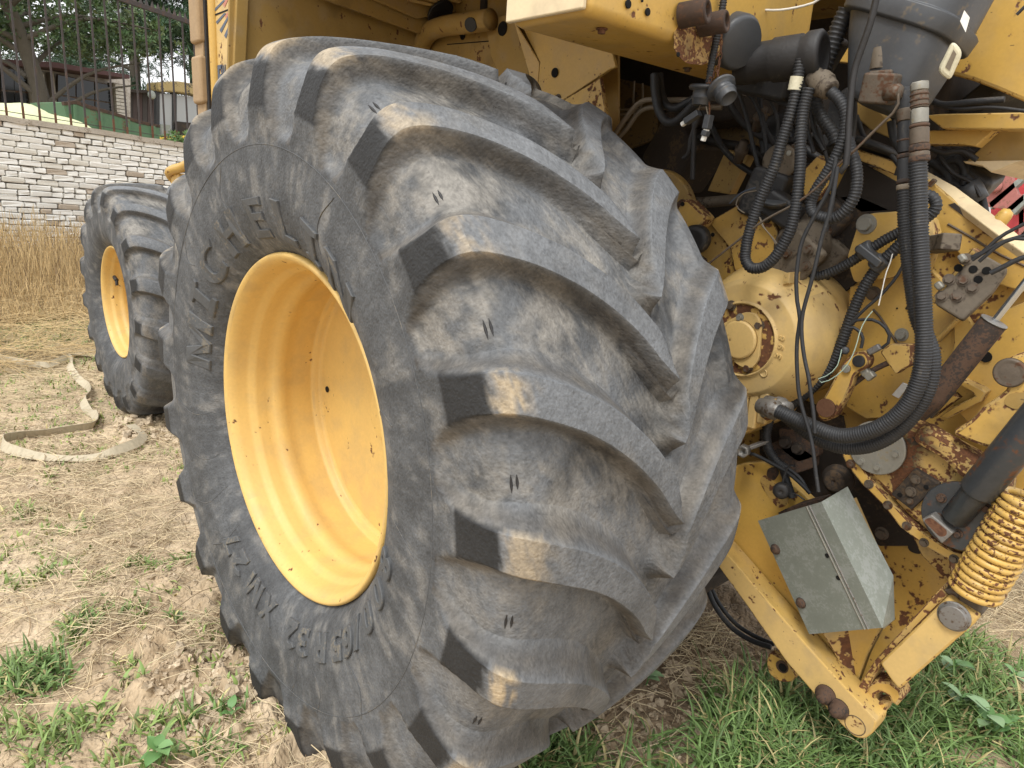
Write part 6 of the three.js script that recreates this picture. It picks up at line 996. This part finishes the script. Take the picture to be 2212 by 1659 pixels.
{
  const t = thing('old_loader_cab', 'old machine cab with a faded black and yellow roof and grey windows behind the fence', 'loader');
  const B = back(3.4), B2 = back(3.38), fad = simple([.40, .30, .13], .8, 0, { s: 530, c2: [.05, .045, .04], t2: .5, var: .6, size: .5 });
  plate('roof', back(3.3), [[342, 178], [385, 175], [450, 186], [450, 208], [440, 208], [384, 199], [342, 197]], .35, fad, t, { round: .05, bevel: .02 });
  const gl = new THREE.MeshPhysicalMaterial({ color: 0x9a9c9c, roughness: .15 });
  plate('window', B, [[345, 202], [374, 204], [374, 290], [345, 286]], .02, gl, t); plate('window', B, [[381, 206], [440, 210], [440, 268], [381, 262]], .02, gl, t);
  for (const q of [[[338, 190], [345, 190], [345, 300], [338, 300]], [[373, 200], [382, 200], [382, 300], [373, 300]], [[438, 205], [446, 205], [446, 300], [438, 300]]]) plate('post', B2, q, .08, M.black, t);
  plate('lower_panel', B2, [[374, 262], [440, 268], [440, 296], [374, 292]], .3, M.dark, t); plate('bonnet', back(2.7), [[372, 296], [450, 292], [450, 318], [370, 314]], .4, simple([.70, .45, .05], .6, 0, { s: 531, var: .3 }), t, { round: .04, bevel: .02 });
  plate('grey_panel', back(3.3), [[348, 268], [368, 270], [372, 306], [350, 304]], .05, M.galv, t); part('mirror', turnGeo(at(328, 205, back(3.0)), WN, [[-.03, 0], [-.03, .06], [0, .07], [.02, .05], [.02, 0]], 20), M.galv, t);
  part('seat', boxGeo(at(405, 262, back(4.0)), .5, .25, .4, .06), M.rubber, t);
}
// ------------------------------------------------------------------ trees
{
  const bark = simple([.10, .085, .065], .95, 0, { s: 540, var: .7, size: .5, bump: .01 });
  const spray = (n, L, w, fan) => { const gs = []; for (let k = 0; k < n; k++) { const g = new THREE.PlaneGeometry(w, L, 1, 2); g.translate(0, L / 2, 0); const p = g.attributes.position; for (let i = 0; i < p.count; i++) { const y = p.getY(i) / L; p.setX(i, p.getX(i) * (1 - .75 * Math.abs(y - .45) * 1.6)); p.setZ(i, -.35 * L * y * y); } g.rotateZ((k / (n - 1) - .5) * fan); g.rotateX(rr(-.5, .5)); g.rotateY(rr(-.6, .6)); g.translate(rr(-.03, .03), k * .012, rr(-.03, .03)); gs.push(g); } const g = mergeGeometries(gs); g.computeVertexNormals(); return g; };
  const leafA = spray(6, .075, .042, 3.6), leafB = spray(9, .15, .016, 2.2);
  const lm = new THREE.MeshPhysicalMaterial({ color: 0xffffff, roughness: .65, side: 2, transmission: 0.0 });
  function tree(name, label, base, H, R, y0, n, kind, tone, lean, lo = 0) {
    const t = thing(name, label, 'tree'); t.position.copy(base);
    const top = V(lean, H * .9, rr(-.3, .3)), tr = [sweepGeo(new THREE.CatmullRomCurve3([V(0, -.1, 0), V(lean * .2, H * .3, 0), V(lean * .6, H * .6, .1), top]), .16, { seg: 10, step: .15, rad: (u) => 1 - .8 * u })], tips = [];
    const nb = 26; for (let k = 0; k < nb; k++) { const u = rr(.12, .95), o = V(lean * u * .9, H * .9 * u, 0), a = k * 2.4 + rr(-.4, .4), l = R * rr(.6, 1.05) * (kind ? (1.15 - .75 * u) : (1.05 - .35 * Math.abs(u - .5))), e = o.clone().add(V(Math.cos(a) * l, kind ? rr(-.3, .25) * l : rr(0, .6) * l, Math.sin(a) * l)); const c = new THREE.CatmullRomCurve3([o, o.clone().lerp(e, .5).add(V(0, .12 * l, 0)), e]); tr.push(sweepGeo(c, .05, { seg: 6, step: .2, rad: (w) => 1 - .8 * w })); tips.push(c); }
    mesh('trunk', mergeGeometries(tr), bark, t, false);
    const m = new THREE.InstancedMesh(kind ? leafB : leafA, lm, n); m.name = 'crown'; m.userData.kind = 'stuff'; m.castShadow = m.receiveShadow = true;
    for (let i = 0; i < n; i++) { const c = tips[Math.floor(rnd() * tips.length)], u = Math.sqrt(rr(.05, 1.08)), p = c.getPoint(Math.min(1, u)); const sp = (kind ? .34 : .46) * R * .5; p.add(V(rr(-1, 1) * sp, rr(-.8, .7) * sp, rr(-1, 1) * sp)); if (p.y < y0) p.y = y0 + rnd() * .5; const g = rr(.5, 1.3) * (.75 + .35 * fbm(p.x * 1.2 + 9, p.y * 1.2 + 9, 2, 0, 551)); eu.set(rr(-1.2, 1.2) + (kind ? 1.9 : 0), rr(0, 6.28), rr(-1, 1)); qt.setFromEuler(eu); const s = kind ? rr(.8, 1.7) : rr(.5, 1.15); m.setMatrixAt(i, mat4.compose(p, qt, V(s, s, s))); m.setColorAt(i, C3(tone[0] * g * rr(.8, 1.25), tone[1] * g, tone[2] * g)); }
    t.add(m); return t;
  }
  const B = (px, d, y = 1.5) => { const q = onP(px, 300, WN, onWall(0, 0, -d)); q.y = y; return q; };
  tree('broadleaf_tree', 'light leafed tree with a crooked trunk at the left behind the fence', B(118, 4.4), 4.8, 2.0, 1.75, 4200, 0, [.085, .14, .045], -1.1);
  tree('broadleaf_tree', 'broad leafed tree at the far left edge behind the outbuilding', B(-40, 9), 6.5, 2.6, 2.2, 3000, 0, [.08, .13, .045], .3);
  tree('feathery_tree', 'dark feathery evergreen in the middle behind the outbuilding', B(300, 9.5), 8.5, 2.7, .9, 3800, 1, [.06, .12, .06], .1);
  tree('feathery_tree', 'dark feathery evergreen rising right beside the harvester body', B(430, 8.2), 8.0, 2.5, .8, 4200, 1, [.065, .13, .06], -.2);
  tree('feathery_tree', 'farther dark evergreen seen between the two others above the eave', B(190, 14), 9.0, 2.6, 2.6, 1500, 1, [.06, .11, .06], .2);
  // vine and weeds on the wall top
  const wt = thing('wall_weeds', 'small green weeds growing on the wall top by the old cab', 'weeds'); const gs = []; for (let k = 0; k < 420; k++) { const s = rr(2.0, 3.6), q = onWall(s, wallTop(s) + .03 + Math.pow(rnd(), 2.5) * (s > 2.8 ? .32 : .12), rr(-.22, .02)); const g = leafA.clone(); const sc = rr(.25, .6); g.scale(sc, sc, sc); g.rotateY(rr(0, 6)); g.rotateX(rr(-1, 1)); g.translate(q.x, q.y, q.z); gs.push(g); } mesh('foliage', mergeGeometries(gs), col(.11, .20, .06, .6, { side: 2 }), wt, false);
}
// ------------------------------------------------------------------ red implement and others beyond the right edge
{
  const t = thing('red_implement', 'red farm implement with grey braces standing beyond the harvester at the right edge', 'implement');
  const R = simple([.46, .045, .05], .55, 0, { s: 560, c2: [.5, .3, .26], t2: .62, var: .4 }), RD = simple([.36, .13, .11], .7, 0, { s: 561, c2: [.22, .10, .07], var: .5 }), Q = PX(6.5), bar = (q, m, th = .1, P = Q) => plate('brace', P, q, th, m, t);
  plate('side_plate', Q, [[2130, 374], [2142, 370], [2180, 366], [2196, 410], [2214, 460], [2170, 452], [2127, 446]], .08, RD, t); plate('hopper', PX(6.8), [[2140, 366], [2240, 352], [2240, 520], [2140, 500]], .8, R, t);
  bar([[2136, 438], [2218, 370], [2222, 380], [2140, 452]], M.galv); bar([[2150, 470], [2240, 395], [2240, 410], [2155, 482]], M.galv); bar([[2160, 500], [2240, 420], [2240, 450], [2178, 516]], R); bar([[2190, 520], [2240, 470], [2240, 490], [2200, 530]], M.dark); bar([[2186, 455], [2214, 430], [2218, 436], [2190, 464]], M.galv, .1, PX(6.4));
  mesh('hub', turnGeo(onX(2152, 403, 6.48), NX, [[0, 0], [0, .05], [.03, .05], [.04, .03], [.04, 0]], 20), RD, t);
  for (const [x, y] of [[2160, 470], [2200, 420]]) plate('support_leg', Q, [[x, y], [x + 12, y], [x + 12, 690], [x, 690]], .1, RD, t);
  const g = thing('green_implement', 'pale green frame of another machine low behind the red implement', 'implement'); plate('frame_panel', PX(7.2), [[2185, 520], [2260, 440], [2260, 640], [2180, 640]], .3, simple([.36, .45, .36], .7, 0, { s: 565, c2: [.5, .52, .48], var: .5 }), g); plate('rail', PX(7.1), [[2185, 515], [2260, 430], [2260, 442], [2190, 526]], .1, M.galv, g); plate('leg', PX(7.1), [[2190, 560], [2204, 560], [2204, 650], [2190, 650]], .1, M.galv, g);
  const f = thing('far_shed', 'distant pale shed at the right edge on the skyline', 'shed'); const c = onX(2260, 380, 26); mesh('wall', boxGeo(V(c.x, 1.6, c.z + 2), 4, 3.2, 6, .02), simple([.5, .5, .5], .8, 0, { s: 566, var: .2, size: 2 }), f); mesh('roof', boxGeo(V(c.x, 3.3, c.z + 2), 4.4, .2, 6.6, .02), M.galv, f);
}
renderer.render(scene, camera);
